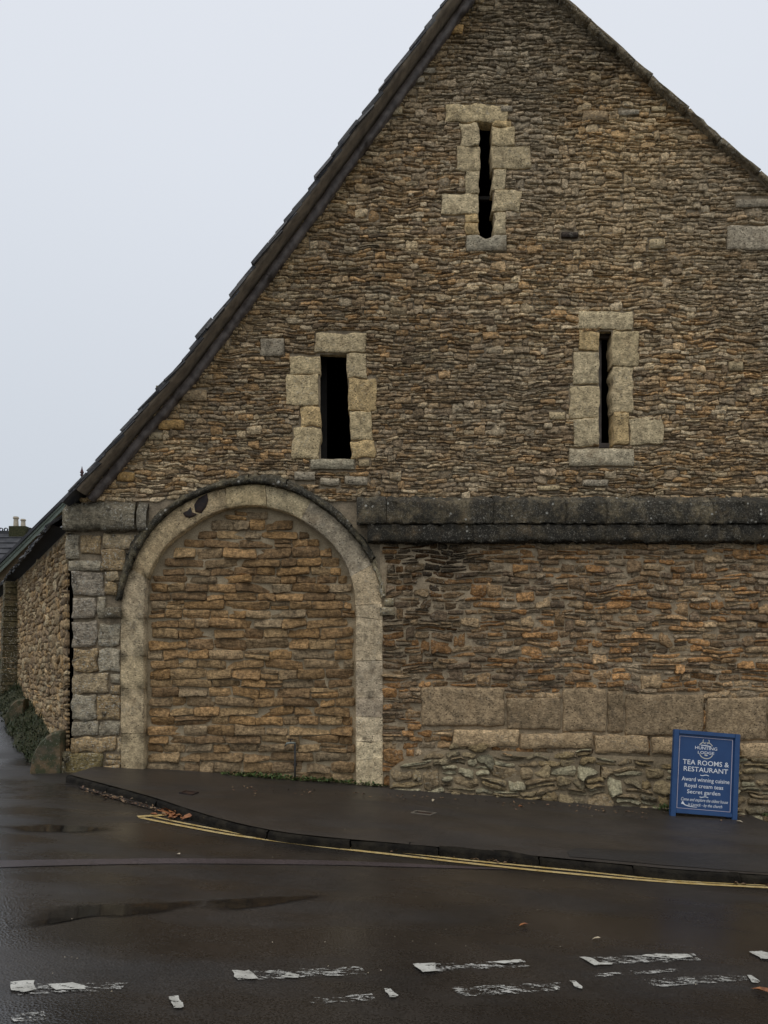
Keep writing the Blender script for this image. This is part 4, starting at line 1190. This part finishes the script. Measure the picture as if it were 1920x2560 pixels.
outline_block('stone_stub', xz([(390, 990), (392, 967), (408, 968), (412, 985)], .1), 0.05, .25, M['pier'], (.2, .2, .16), roof, bev=.01)

# buttress on the side wall
butt = empty('buttress', (-7.6, 5.9, 1.0), parent=barn)
s0 = 5.95 * SL
zz = 0.7
bt = (.12, .105, .06)
while zz < 3.25:
    h = random.uniform(.09, .17)
    off = .24 + (3.2 - zz) * .04
    bm = bmesh.new()
    g = random.uniform(-.015, .015)
    A = np.array([XC, .02]) + SD * (s0 + .02 * random.random()) + SN * -.05; B = A + SN * (off + .05 + g)
    C_ = B + SD * .55; D_ = A + SD * .55
    lo_ = [bm.verts.new((q[0], q[1], zz)) for q in (A, B, C_, D_)]; hi_ = [bm.verts.new((q[0], q[1], zz + h - .014)) for q in (A, B, C_, D_)]
    bm.faces.new(lo_[::-1]); bm.faces.new(hi_)
    for i in range(4): bm.faces.new((lo_[i], lo_[(i + 1) % 4], hi_[(i + 1) % 4], hi_[i]))
    bm_obj('buttress_stone', bm, M['pier'], butt, tint=np.array(bt) * random.uniform(.7, 1.3))
    zz += h

# ------------------------------------------------------------------ grassy bank at the foot of the side wall
V, f4 = [], []
nb = 30
for i in range(nb):
    q = 0.55 + i * .42
    for off, dz in ((-.05, .62), (.08, .50), (.22, .30), (.34, .12), (.46, -.05)):
        k = min(1, q / 2.0)
        c = np.array([XC, .02]) + SD * q + SN * (off * (0.55 + .45 * k) + .03 * math.sin(q * 5 + off * 9))
        V.append((c[0], c[1], ground_h(c[0], c[1]) + dz * .45 * (.45 + .55 * k) * (1 + .2 * math.sin(q * 3.3))))
for i in range(nb - 1):
    for j in range(4): f4.append((i * 5 + j, (i + 1) * 5 + j, (i + 1) * 5 + j + 1, i * 5 + j + 1))
BV = np.array(V).reshape(nb, 5, 3)
arr_obj('mossy_bank', np.array(V), [], f4, M['moss'], None, None, smooth=True, kind='stuff')
def leaf_mass(name, centres, size, mat, up=0.6, n_per=1, kind='stuff', long=2.2):
    n = len(centres)
    a = RNG.uniform(0, 2 * math.pi, n); el = RNG.uniform(.1, 1.3, n) * up
    L = size * RNG.uniform(.6, 1.5, n); w = L / long
    d = np.stack([np.cos(a) * np.cos(el), np.sin(a) * np.cos(el), np.sin(el)], 1)
    sx = np.stack([-np.sin(a), np.cos(a), np.zeros(n)], 1)
    C = np.asarray(centres)
    pts = np.stack([C, C + d * (L * .5)[:, None] + sx * (w * .5)[:, None], C + d * L[:, None] + np.array([0, 0, -.15]) * L[:, None], C + d * (L * .5)[:, None] - sx * (w * .5)[:, None]], 1)
    F = np.arange(n * 4).reshape(n, 4)
    return arr_obj(name, pts.reshape(-1, 3), [], F, mat, None, None, kind=kind)
cs = []
for _ in range(11000):
    i = random.uniform(0, nb - 1.01); j = random.uniform(0, 3.99)
    i0, j0 = int(i), int(j); fi, fj = i - i0, j - j0
    p = BV[i0, j0] * (1 - fi) * (1 - fj) + BV[i0 + 1, j0] * fi * (1 - fj) + BV[i0, j0 + 1] * (1 - fi) * fj + BV[i0 + 1, j0 + 1] * fi * fj
    if vn(p[0] * 3, p[1] * 3) + .25 * random.random() > .42: cs.append(p)
leaf_mass('bank_weeds', cs[::2] + cs[1::4], .045, M['bankleaf'], .9, long=2.4)
leaf_mass('bank_grass', cs[3::6], .15, M['bankleaf'], 1.15, long=14)
# weeds at the foot of the infill
cs = []
for _ in range(900):
    u = random.choice([random.gauss(640, 60), random.gauss(790, 70), random.gauss(925, 22), random.uniform(560, 960)])
    if not 555 < u < 965: continue
    x = XZ(u, 0)[0]; y = -random.random() ** 1.7 * .15 + .06
    if vn(x * 4, 0.3) < .3: continue
    cs.append((x, y, ground_h(x, y) + PAV + random.random() ** 2 * .035))
leaf_mass('wall_foot_weeds', cs, .045, M['leaf'], .8, long=1.7)
# weeds at the right end of the plinth
cs = []
for _ in range(160):
    u = random.choice([random.gauss(1905, 14), random.gauss(1645, 16)]); x = XZ(u, 0)[0]; y = -.28 - random.random() * .06
    cs.append((x, y, ground_h(x, y) + PAV + random.random() * .05))
leaf_mass('plinth_weeds', cs, .05, M['leaf'], 1.0)

# ------------------------------------------------------------------ guard stones
def guard(pts_uv, loc, depth, label, yaw):
    """half-round stone slab standing on edge; outline given in metres (x right, z up)"""
    t = empty('guard_stone', loc, label, 'guard stone', 'guard stones along the lane wall')
    bm = bmesh.new()
    m = len(pts_uv)
    rings = []
    for f, y in ((.93, 0), (1.0, .03), (1.0, depth - .03), (.93, depth)):
        rings.append([bm.verts.new((loc[0] + (x * f) * math.cos(yaw) - y * math.sin(yaw), loc[1] + (x * f) * math.sin(yaw) + y * math.cos(yaw), loc[2] + z * (f if z > 0 else 1))) for x, z in pts_uv])
    for A, B in zip(rings, rings[1:]):
        for k in range(m): bm.faces.new((A[k], A[(k + 1) % m], B[(k + 1) % m], B[k]))
    bm.faces.new(rings[0][::-1]); bm.faces.new(rings[-1])
    bm_obj('stone_body', bm, M['guard'], t)
g2 = GP(112, 1934)
k2 = (CAMD + g2.y) / FPX
o2 = [((u - 112) * k2, (1934 - v) * k2) for u, v in [(74, 1950), (75, 1925), (79, 1900), (88, 1875), (101, 1853), (117, 1838), (133, 1829), (147, 1828), (150, 1834), (151, 1950)]]
guard(o2, g2, .26, 'large mossy rounded guard stone at the foot of the barn corner', 0.12)
g1 = GP(34, 1810)
k1 = (CAMD + g1.y) / FPX
o1 = [((u - 34) * k1, (1810 - v) * k1) for u, v in [(11, 1825), (12, 1800), (17, 1780), (26, 1763), (38, 1751), (50, 1747), (58, 1748), (59, 1825)]]
guard(o1, g1, .26, 'smaller brown guard stone further up the lane in front of the buttress', 0.1)
# small kerb blocks wedged at the corner
for pts, lab in (([(150, 1945), (150, 1898), (163, 1903), (164, 1945)], 'narrow upright stone beside the large guard stone'), ([(157, 1892), (158, 1880), (174, 1884), (172, 1898), (166, 1905)], 'small stone lodged above the upright stone at the barn corner')):
    y = -.06
    outline_block('corner_stone', xz(pts, y), y - .06, y + .12, M['pier'], (.2, .18, .12), None, bev=.015, jit=.005, label=lab, cat='stone')

# ------------------------------------------------------------------ tap on its standpipe
tp = P(737, 1962, .02)
tap = empty('garden_tap', tp, 'thin dark standpipe with brass tap against the blocked arch', 'tap')
bm = bmesh.new(); a = P(737, 1858, .035); tube(bm, [(tp[0], .035, tp[2] - .05), (tp[0], .035, (tp[2] + a[2]) / 2), (tp[0] + .002, .035, a[2])], .012, 10)
bm_obj('standpipe', bm, M['pipe'], tap, smooth=True)
bm = bmesh.new(); tube(bm, [(tp[0] + .01, .0, a[2] + .005), (tp[0] - .05, -.01, a[2] + .01), (tp[0] - .10, -.015, a[2] + .005), (tp[0] - .118, -.016, a[2] - .03)], [.014, .015, .012, .011], 10)
bm_obj('spout', bm, M['brass'], tap, smooth=True)
bm = bmesh.new(); tube(bm, [(tp[0] - .05, -.01, a[2] + .01), (tp[0] - .05, -.01, a[2] + .05)], .008, 8); bx(bm, tp[0] - .085, tp[0] - .015, -.018, -.002, a[2] + .048, a[2] + .06)
bm_obj('tap_handle', bm, M['iron'], tap)
bm = bmesh.new(); bx(bm, tp[0] - .02, tp[0] + .02, .03, .09, tp[2] + .24, tp[2] + .27); bm_obj('pipe_clip', bm, M['iron'], tap)

# ------------------------------------------------------------------ sign board
BL, BR = Vector(P(1673, 2040, -.62)), Vector(P(1843, 2054, -.62))
TLp, TRp = Vector(P(1688, 1826, -.52)), Vector(P(1850, 1833, -.52))
Wd = ((BR - BL).length + (TRp - TLp).length) / 2
midb, midt = (BL + BR) / 2, (TLp + TRp) / 2
ez = (midt - midb); Ht = ez.length; ez.normalize()
ex = (BR - BL).normalized()
ez = (ez - ex * ez.dot(ex)).normalized()
ey = ez.cross(ex).normalized()          # away from the viewer
SM = Matrix((( ex.x, ey.x, ez.x, midb.x), (ex.y, ey.y, ez.y, midb.y), (ex.z, ey.z, ez.z, midb.z), (0, 0, 0, 1)))
sign = empty('pavement_sign', midb, 'blue framed tea rooms board with white lettering standing by the wall', 'sign')
hw = Wd / 2
fw = .062
def sbox(name, x0, x1, y0, y1, z0, z1, mat, bevel=.004):
    bm = bmesh.new(); bx(bm, x0, x1, y0, y1, z0, z1)
    if bevel: bmesh.ops.bevel(bm, geom=bm.edges[:], offset=bevel, segments=2, affect='EDGES')
    for v_ in bm.verts: v_.co = SM @ v_.co
    return bm_obj(name, bm, mat, sign)
zb = .045
sbox('frame_post', -hw, -hw + fw, -.022, .028, 0, Ht, M['blue']); sbox('frame_post', hw - fw, hw, -.022, .028, 0, Ht, M['blue'])
sbox('frame_rail', -hw + fw + .001, hw - fw - .001, -.021, .027, Ht - .049, Ht - .001, M['blue']); sbox('frame_rail', -hw + fw + .001, hw - fw - .001, -.021, .027, zb, zb + .046, M['blue'])
sbox('panel', -hw + fw - .005, hw - fw + .005, .006, .02, zb + .04, Ht - .04, M['bluedark'], 0)
bm = bmesh.new()
RB = Matrix.Translation((0, .03, Ht - .03)) @ Matrix.Rotation(math.radians(3), 4, 'X')
for xa_ in (-hw + .03, hw - .082): bx(bm, xa_, xa_ + .052, 0, .03, -Ht + .0, 0, RB)
bx(bm, -hw + .06, hw - .06, .004, .02, -Ht + .12, -.06, RB)
for v_ in bm.verts: v_.co = SM @ v_.co
bm_obj('rear_frame', bm, M['blue'], sign)
PXm = Wd / 164.0                        # metres per photograph pixel on the board
def spt(zu, zv):
    """point on the board from the close-up (board coordinates)"""
    # close-up: board centre line x = 870 at top .. 793 at bottom, top 202, bottom 1690
    f = (1690 - zv) / (1690 - 202.0)
    xm = 793 + (870 - 793) * f
    return ((zu - xm) / 1147.0 * Wd, f * Ht)
# border line
def line_on_board(name, pts, w, mat, y=.0035, closed=False, parent=None, thick=.002):
    bm = bmesh.new()
    A = [Vector((p[0], p[1])) for p in pts]
    n = len(A); L, Rr = [], []
    for i in range(n):
        pv = A[i - 1] if (i > 0 or closed) else A[i]; nx = A[(i + 1) % n] if (i < n - 1 or closed) else A[i]
        d = (nx - pv).normalized(); nn = Vector((-d.y, d.x))
        ww = w[i] if isinstance(w, (list, tuple)) else w
        if closed and n == 4: ww = w * 1.414
        L.append(A[i] + nn * ww / 2); Rr.append(A[i] - nn * ww / 2)
    fl = [bm.verts.new(SM @ Vector((p.x, y, p.y))) for p in L]; fr = [bm.verts.new(SM @ Vector((p.x, y, p.y))) for p in Rr]
    bl_ = [bm.verts.new(SM @ Vector((p.x, y + thick, p.y))) for p in L]; br_ = [bm.verts.new(SM @ Vector((p.x, y + thick, p.y))) for p in Rr]
    m = n if closed else n - 1
    for i in range(m):
        j = (i + 1) % n
        bm.faces.new((fl[i], fl[j], fr[j], fr[i])); bm.faces.new((fl[i], bl_[i], bl_[j], fl[j])); bm.faces.new((fr[i], fr[j], br_[j], br_[i]))
    return bm_obj(name, bm, mat, parent or sign)
bxw, bz0, bz1 = hw - fw - .018, zb + .046 + .014, Ht - .049 - .027
line_on_board('border_line', [(-bxw, bz0), (bxw, bz0), (bxw, bz1), (-bxw, bz1)], .006, M['pinkline'], closed=True)

def text(body, zu0, zu1, zv, cap, mat=None, shear=0.0, bold=0.0):
    """lettering: from zu0 to zu1 of the close-up, baseline zv, capital height cap"""
    cu_ = bpy.data.curves.new('lettering', 'FONT')
    cu_.body = body; cu_.size = 1.0; cu_.shear = shear; cu_.offset = bold; cu_.extrude = 0.0
    cu_.resolution_u = 3
    tmp = bpy.data.objects.new('tmp_text', cu_); COL.objects.link(tmp)
    dg = bpy.context.evaluated_depsgraph_get()
    me = bpy.data.meshes.new_from_object(tmp.evaluated_get(dg))
    bpy.data.objects.remove(tmp); bpy.data.curves.remove(cu_)
    co = np.zeros(len(me.vertices) * 3, np.float32); me.vertices.foreach_get('co', co); co = co.reshape(-1, 3)
    a, b = spt(zu0, zv), spt(zu1, zv)
    sx_ = (b[0] - a[0]) / (co[:, 0].max() - co[:, 0].min())
    hcap = cap / 1488.0 * Ht
    sy_ = hcap / 0.70
    x = (co[:, 0] - co[:, 0].min()) * sx_ + a[0]; z = co[:, 1] * sy_ + a[1]
    out = np.array([SM @ Vector((float(q), .0035, float(r))) for q, r in zip(x, z)])
    c = out.mean(0)
    me.vertices.foreach_set('co', (out - c).astype(np.float32).ravel()); me.update()
    me.materials.clear(); me.materials.append(mat or M['lettering'])
    return link('lettering', me, sign, c)
# baselines follow the tilt of the board, so only the left ends matter
def rowv(zu, zv): return zv - (zu - 830) * .055
text('HUNTING', 668, 1050, rowv(668, 520) - 16, 52, bold=.006)
text('LODGE', 715, 998, rowv(715, 592) - 10, 46, bold=.006)
text('TEA ROOMS &', 450, 1250, rowv(450, 785) - 22, 82, bold=.006)
text('RESTAURANT', 465, 1232, rowv(465, 900) - 20, 80, bold=.006)
text('Award winning cuisine', 430, 1255, rowv(430, 1065) - 20, 70, bold=.004)
text('Royal cream teas', 480, 1145, rowv(480, 1172) - 18, 66, bold=.004)
text('Secret garden', 522, 1092, rowv(522, 1275) - 14, 66, bold=.004)
text('Come and explore the oldest house', 415, 1225, rowv(415, 1405) - 22, 54, shear=.35, bold=.002)
text('in Lacock - by the church', 530, 1125, rowv(530, 1485) - 14, 52, shear=.35, bold=.002)
wave = lambda zu, zv: [spt(zu + k * 15, zv + 9 * math.sin((k + .5) / 10 * 2 * math.pi) + (k * 15) * .045) for k in range(11)]
line_on_board('flourish', wave(752, 950), .008, M['lettering']); line_on_board('flourish', wave(735, 1320), .008, M['lettering'])
# emblem: shield-like oval with antlers
em = empty('emblem', SM @ Vector((0, .004, Ht * .78)), parent=sign)
arc = lambda cx_, cz_, rx, rz, a0, a1, n=16: [spt(cx_ + rx * math.cos(math.radians(a0 + (a1 - a0) * k / (n - 1))), cz_ - rz * math.sin(math.radians(a0 + (a1 - a0) * k / (n - 1)))) for k in range(n)]
line_on_board('emblem_line', arc(858, 500, 128, 118, 28, 72), .010, M['cream'], parent=em)
line_on_board('emblem_line', arc(858, 500, 128, 118, 108, 152), .010, M['cream'], parent=em)
line_on_board('emblem_line', arc(858, 560, 118, 105, 200, 340), .010, M['cream'], parent=em)
line_on_board('emblem_line', [spt(770, 440), spt(860, 442), spt(950, 455)], .009, M['lettering'], parent=em)
line_on_board('emblem_line', [spt(830, 603), spt(858, 612), spt(884, 608)], .014, M['cream'], parent=em)
for sgn in (-1, 1):
    line_on_board('antler', [spt(862 + sgn * 12, 415), spt(862 + sgn * 34, 405), spt(862 + sgn * 52, 385), spt(862 + sgn * 54, 360), spt(862 + sgn * 44, 340)], .008, M['cream'], parent=em)
    line_on_board('antler', [spt(862 + sgn * 8, 398), spt(862 + sgn * 24, 384)], .007, M['cream'], parent=em)
# arrow
line_on_board('arrow_tail', [spt(690, 1506), spt(620, 1503), spt(540, 1495), spt(480, 1478), spt(452, 1455)], [.004, .007, .009, .011, .012], M['lettering'])
bm = bmesh.new()
bm.faces.new([bm.verts.new(SM @ Vector((*[q for q in (spt(a_, b_)[0], .0032, spt(a_, b_)[1])],))) for a_, b_ in ((415, 1462), (486, 1478), (445, 1412))])
bm_obj('arrow_head', bm, M['lettering'], sign)

# ------------------------------------------------------------------ buildings beyond the lane
YF = 17.0
gb = empty('gabled_house', P(205, 1500, YF), 'far stone house gable with pale green bargeboard and spike finial', 'house')
bm = bmesh.new()
q = [P(205, 1212, YF), P(-130, 1545, YF), P(-130, 1800, YF), P(540, 1800, YF), P(540, 1545, YF)]
f_ = [bm.verts.new(p) for p in q]; b_ = [bm.verts.new((p[0] - 2, p[1] + 6, p[2])) for p in q]
bm.faces.new(f_); bm.faces.new(b_[::-1])
for i in range(5): bm.faces.new((f_[i], f_[(i + 1) % 5], b_[(i + 1) % 5], b_[i]))
bm_obj('wall', bm, M['dist_tan'], gb)
def rake(name, v0, v1, ya, yb, mat, u1=-130, slope=.99):
    for sgn in (-1, 1):
        bm = bmesh.new()
        A0, A1 = P(205, v0, ya), P(205, v1, ya)
        du = 335 * sgn
        B0, B1 = P(205 + du, v0 + 335 * slope, ya), P(205 + du, v1 + 335 * slope, ya)
        f_ = [bm.verts.new(p) for p in (A0, A1, B1, B0)]; k_ = [bm.verts.new((p[0], yb, p[2])) for p in (A0, A1, B1, B0)]
        bm.faces.new(f_); bm.faces.new(k_[::-1])
        for i in range(4): bm.faces.new((f_[i], f_[(i + 1) % 4], k_[(i + 1) % 4], k_[i]))
        bm_obj(name, bm, mat, gb)
rake('roof', 1196, 1205, YF - .5, YF + 6, M['dist_tile'])
rake('bargeboard', 1205.5, 1214, YF - .42, YF - .36, M['greenpaint'])
rake('bargeboard', 1214.5, 1227, YF - .36, YF - .30, M['greenpaint'])
bm = bmesh.new(); fb = P(205, 1204, YF - .45); sc_ = (CAMD + YF) / FPX
lathe(bm, fb, [(4 * sc_, -.1), (3.0 * sc_, 0), (2.6 * sc_, 14 * sc_), (4.6 * sc_, 15 * sc_), (4.6 * sc_, 17 * sc_), (2.6 * sc_, 18 * sc_), (2.6 * sc_, 20 * sc_), (4.8 * sc_, 21 * sc_), (4.4 * sc_, 23 * sc_), (2.0 * sc_, 30 * sc_), (.3 * sc_, 38 * sc_)], 10)
M['finial'] = simple('dark red finial', (.05, .02, .02), (.08, .03, .03), 8, .6, 0)
bm_obj('finial', bm, M['finial'], gb)

YH = 30.0
hs = empty('tiled_house', P(20, 1500, YH), 'distant house with dark tiled roof, crested ridge and two buff chimney pots', 'house')
kh = (CAMD + YH) / FPX
r0 = P(-300, 1330, YH); r1 = P(150, 1332, YH); e0 = P(-300, 1500, YH - 4); e1 = P(150, 1500, YH - 4)
# roof as overlapping courses of tiles
nrow = 12
for i in range(nrow):
    f0, f1 = i / nrow, (i + 1.12) / nrow
    a = Vector(r0).lerp(Vector(e0), f0); b = Vector(r1).lerp(Vector(e1), f0); c = Vector(r1).lerp(Vector(e1), f1); d = Vector(r0).lerp(Vector(e0), f1)
    lift = Vector((0, -.03, .05))
    bm = bmesh.new(); vs = [bm.verts.new(p) for p in (a, b, c + lift, d + lift, d + lift * .2, c + lift * .2)]
    bm.faces.new(vs[:4]); bm.faces.new((vs[3], vs[2], vs[5], vs[4]))
    bm_obj('tile_course', bm, M['dist_tile'], hs)
bm = bmesh.new(); bx(bm, r0[0], r1[0], YH - 3.7, YH + 4, -.5, e0[2] - .1); bm_obj('wall', bm, M['dist_tan'], hs)
bm = bmesh.new(); bx(bm, r0[0], r1[0], YH - .12, YH + .12, r0[2] - .12, r0[2] + .05); bm_obj('ridge', bm, M['dist_tile'], hs)
x = r0[0]
while x < r1[0]:
    bm = bmesh.new()
    ring = [(x + .055 * math.cos(k * math.pi / 6) * 2.0, YH - .1, r0[2] + .11 + .11 * math.sin(k * math.pi / 6)) for k in range(12)]
    for k in range(12):
        a, b = Vector(ring[k]), Vector(ring[(k + 1) % 12]); c = Vector((x, YH - .1, r0[2] + .11))
        a2, b2 = c.lerp(a, .6), c.lerp(b, .6)
        vs = [bm.verts.new(p) for p in (a, b, b2, a2)] + [bm.verts.new(p + Vector((0, .06, 0))) for p in (a, b, b2, a2)]
        bm.faces.new(vs[:4]); bm.faces.new(vs[4:][::-1]); bm.faces.new((vs[0], vs[4], vs[5], vs[1])); bm.faces.new((vs[2], vs[6], vs[7], vs[3]))
    bm_obj('crest_tile', bm, M['dist_tile'], hs)
    x += .26
bm = bmesh.new(); a = P(30, 1345, YH); b = P(72, 1318, YH); bx(bm, a[0], b[0], YH - .35, YH + .35, a[2], b[2]); st = bm_obj('chimney', bm, M['moss'], hs)
for (u, vt, w) in ((40, 1292, 6.5), (58, 1298, 6.0)):
    bm = bmesh.new(); p = P(u, 1319, YH); hgt = (1319 - vt) * kh; r_ = w * kh
    lathe(bm, p, [(r_ * 1.0, -.05), (r_ * .98, hgt * .1), (r_ * .82, hgt * .78), (r_ * 1.1, hgt * .82), (r_ * 1.12, hgt * .9), (r_ * .95, hgt * .93), (r_ * .95, hgt), (r_ * .7, hgt)], 16)
    bm_obj('chimney_pot', bm, M['pot'], st)

# ------------------------------------------------------------------ fallen leaves and litter
def leaf_mesh(mat, s=.05):
    bm = bmesh.new()
    prof = [(0, 0, 0), (.35, .22, .10), (.75, .18, .16), (1, 0, .05), (.75, -.2, .12), (.35, -.22, .18)]
    vs = [bm.verts.new((x * s, y * s, z * s)) for x, y, z in prof]
    mid = bm.verts.new((.5 * s, 0, .02 * s))
    for k in range(6): bm.faces.new((vs[k], vs[(k + 1) % 6], mid))
    me = bpy.data.meshes.new('leaf'); bm.to_mesh(me); bm.free(); me.materials.append(mat); return me
LM = [leaf_mesh(M['fallen'], .085), leaf_mesh(M['fallen2'], .07), leaf_mesh(M['paleleaf'], .06)]
def leaf(u, v, k, sc=1.0, pav=False, label=None):
    p = GP(u, v, PAV + .008 if pav else .008)
    o = link('fallen_leaf', LM[k], None, p)
    o['label'] = label; o['category'] = 'leaf'; o['group'] = 'single fallen leaves'
    o.rotation_euler = (random.uniform(-.15, .15), random.uniform(-.2, .1), random.uniform(0, 6.28)); o.scale = (sc,) * 3
leaf(1878, 2471, 0, 1.3, False, 'orange leaf on the road at the right end of the give way markings')
leaf(1297, 2315, 0, .9, False, 'small orange leaf alone in the middle of the road')
leaf(1480, 2348, 2, .9, False, 'pale thin leaf on the road above the white marks')
leaf(440, 2135, 2, 1.0, False, 'pale leaf on the road left of the yellow lines')
leaf(1082, 2004, 2, 1.2, True, 'pale curled leaf on the pavement above the square cover')
leaf(1305, 2014, 0, 1.0, True, 'rust coloured leaf on the pavement at the foot of the plinth')
leaf(1858, 2056, 2, 1.3, True, 'pale leaf on the pavement right of the blue sign')
leaf(1515, 2028, 1, 1.2, True, 'brown leaf on the pavement left of the blue sign')
def leaf_pile(name, spots, mats, size=.05):
    V, F = [], []
    for (u, v, pav, sc) in spots:
        p = GP(u, v, PAV + .006 if pav else .010)
        a = random.uniform(0, 6.28); s_ = size * sc
        b0 = len(V)
        ti, tj = random.uniform(-.5, .5), random.uniform(-.5, .5)
        for x, y, z in [(0, 0, 0), (.35, .25, .15), (.8, .2, .2), (1, 0, .05), (.8, -.22, .12), (.35, -.25, .2)]:
            xx, yy = (x * math.cos(a) - y * math.sin(a)) * s_, (x * math.sin(a) + y * math.cos(a)) * s_
            V.append((p.x + xx, p.y + yy, p.z + abs(z + ti * x + tj * y) * s_ * 1.0))
        F += [(b0, b0 + 1, b0 + 2), (b0, b0 + 2, b0 + 3), (b0, b0 + 3, b0 + 4), (b0, b0 + 4, b0 + 5)]
    return arr_obj(name, np.array(V), F, None, mats, None, None, kind='stuff')
leaf_pile('fallen_leaves', [(random.gauss(448, 26), random.gauss(2034, 7), False, random.uniform(.7, 1.5)) for _ in range(70)], M['fallen'], .075)
gut = lambda u: np.interp(u, [200, 374, 539, 736, 960, 1191, 1417, 1672, 1920], [1970, 2017, 2058, 2096, 2119, 2143, 2165, 2189, 2208])
sp_ = []
for _ in range(420):
    u = random.choice([random.uniform(200, 1920), random.gauss(1570, 60), random.gauss(1880, 45), random.gauss(1215, 60), random.uniform(220, 430)])
    if 195 < u < 1990: sp_.append((u, gut(u) + random.gauss(1, 3), False, random.uniform(.35, 1.1)))
leaf_pile('gutter_leaves', sp_, M['fallen2'], .05)
leaf_pile('wall_foot_litter', [(u, np.interp(u, [560, 990, 1660, 1920], [1962, 1985, 2030, 2040]) + abs(random.gauss(0, 9)), True, random.uniform(.3, .9)) for u in [random.uniform(560, 1920) for _ in range(150)]], M['fallen2'], .05)
leaf_pile('pale_flecks', [(random.uniform(60, 1900), random.uniform(2080, 2520), False, random.uniform(.12, .3)) for _ in range(60)] + [(random.uniform(300, 1900), random.uniform(2000, 2080), True, random.uniform(.12, .4)) for _ in range(50)], M['paleleaf'], .04)
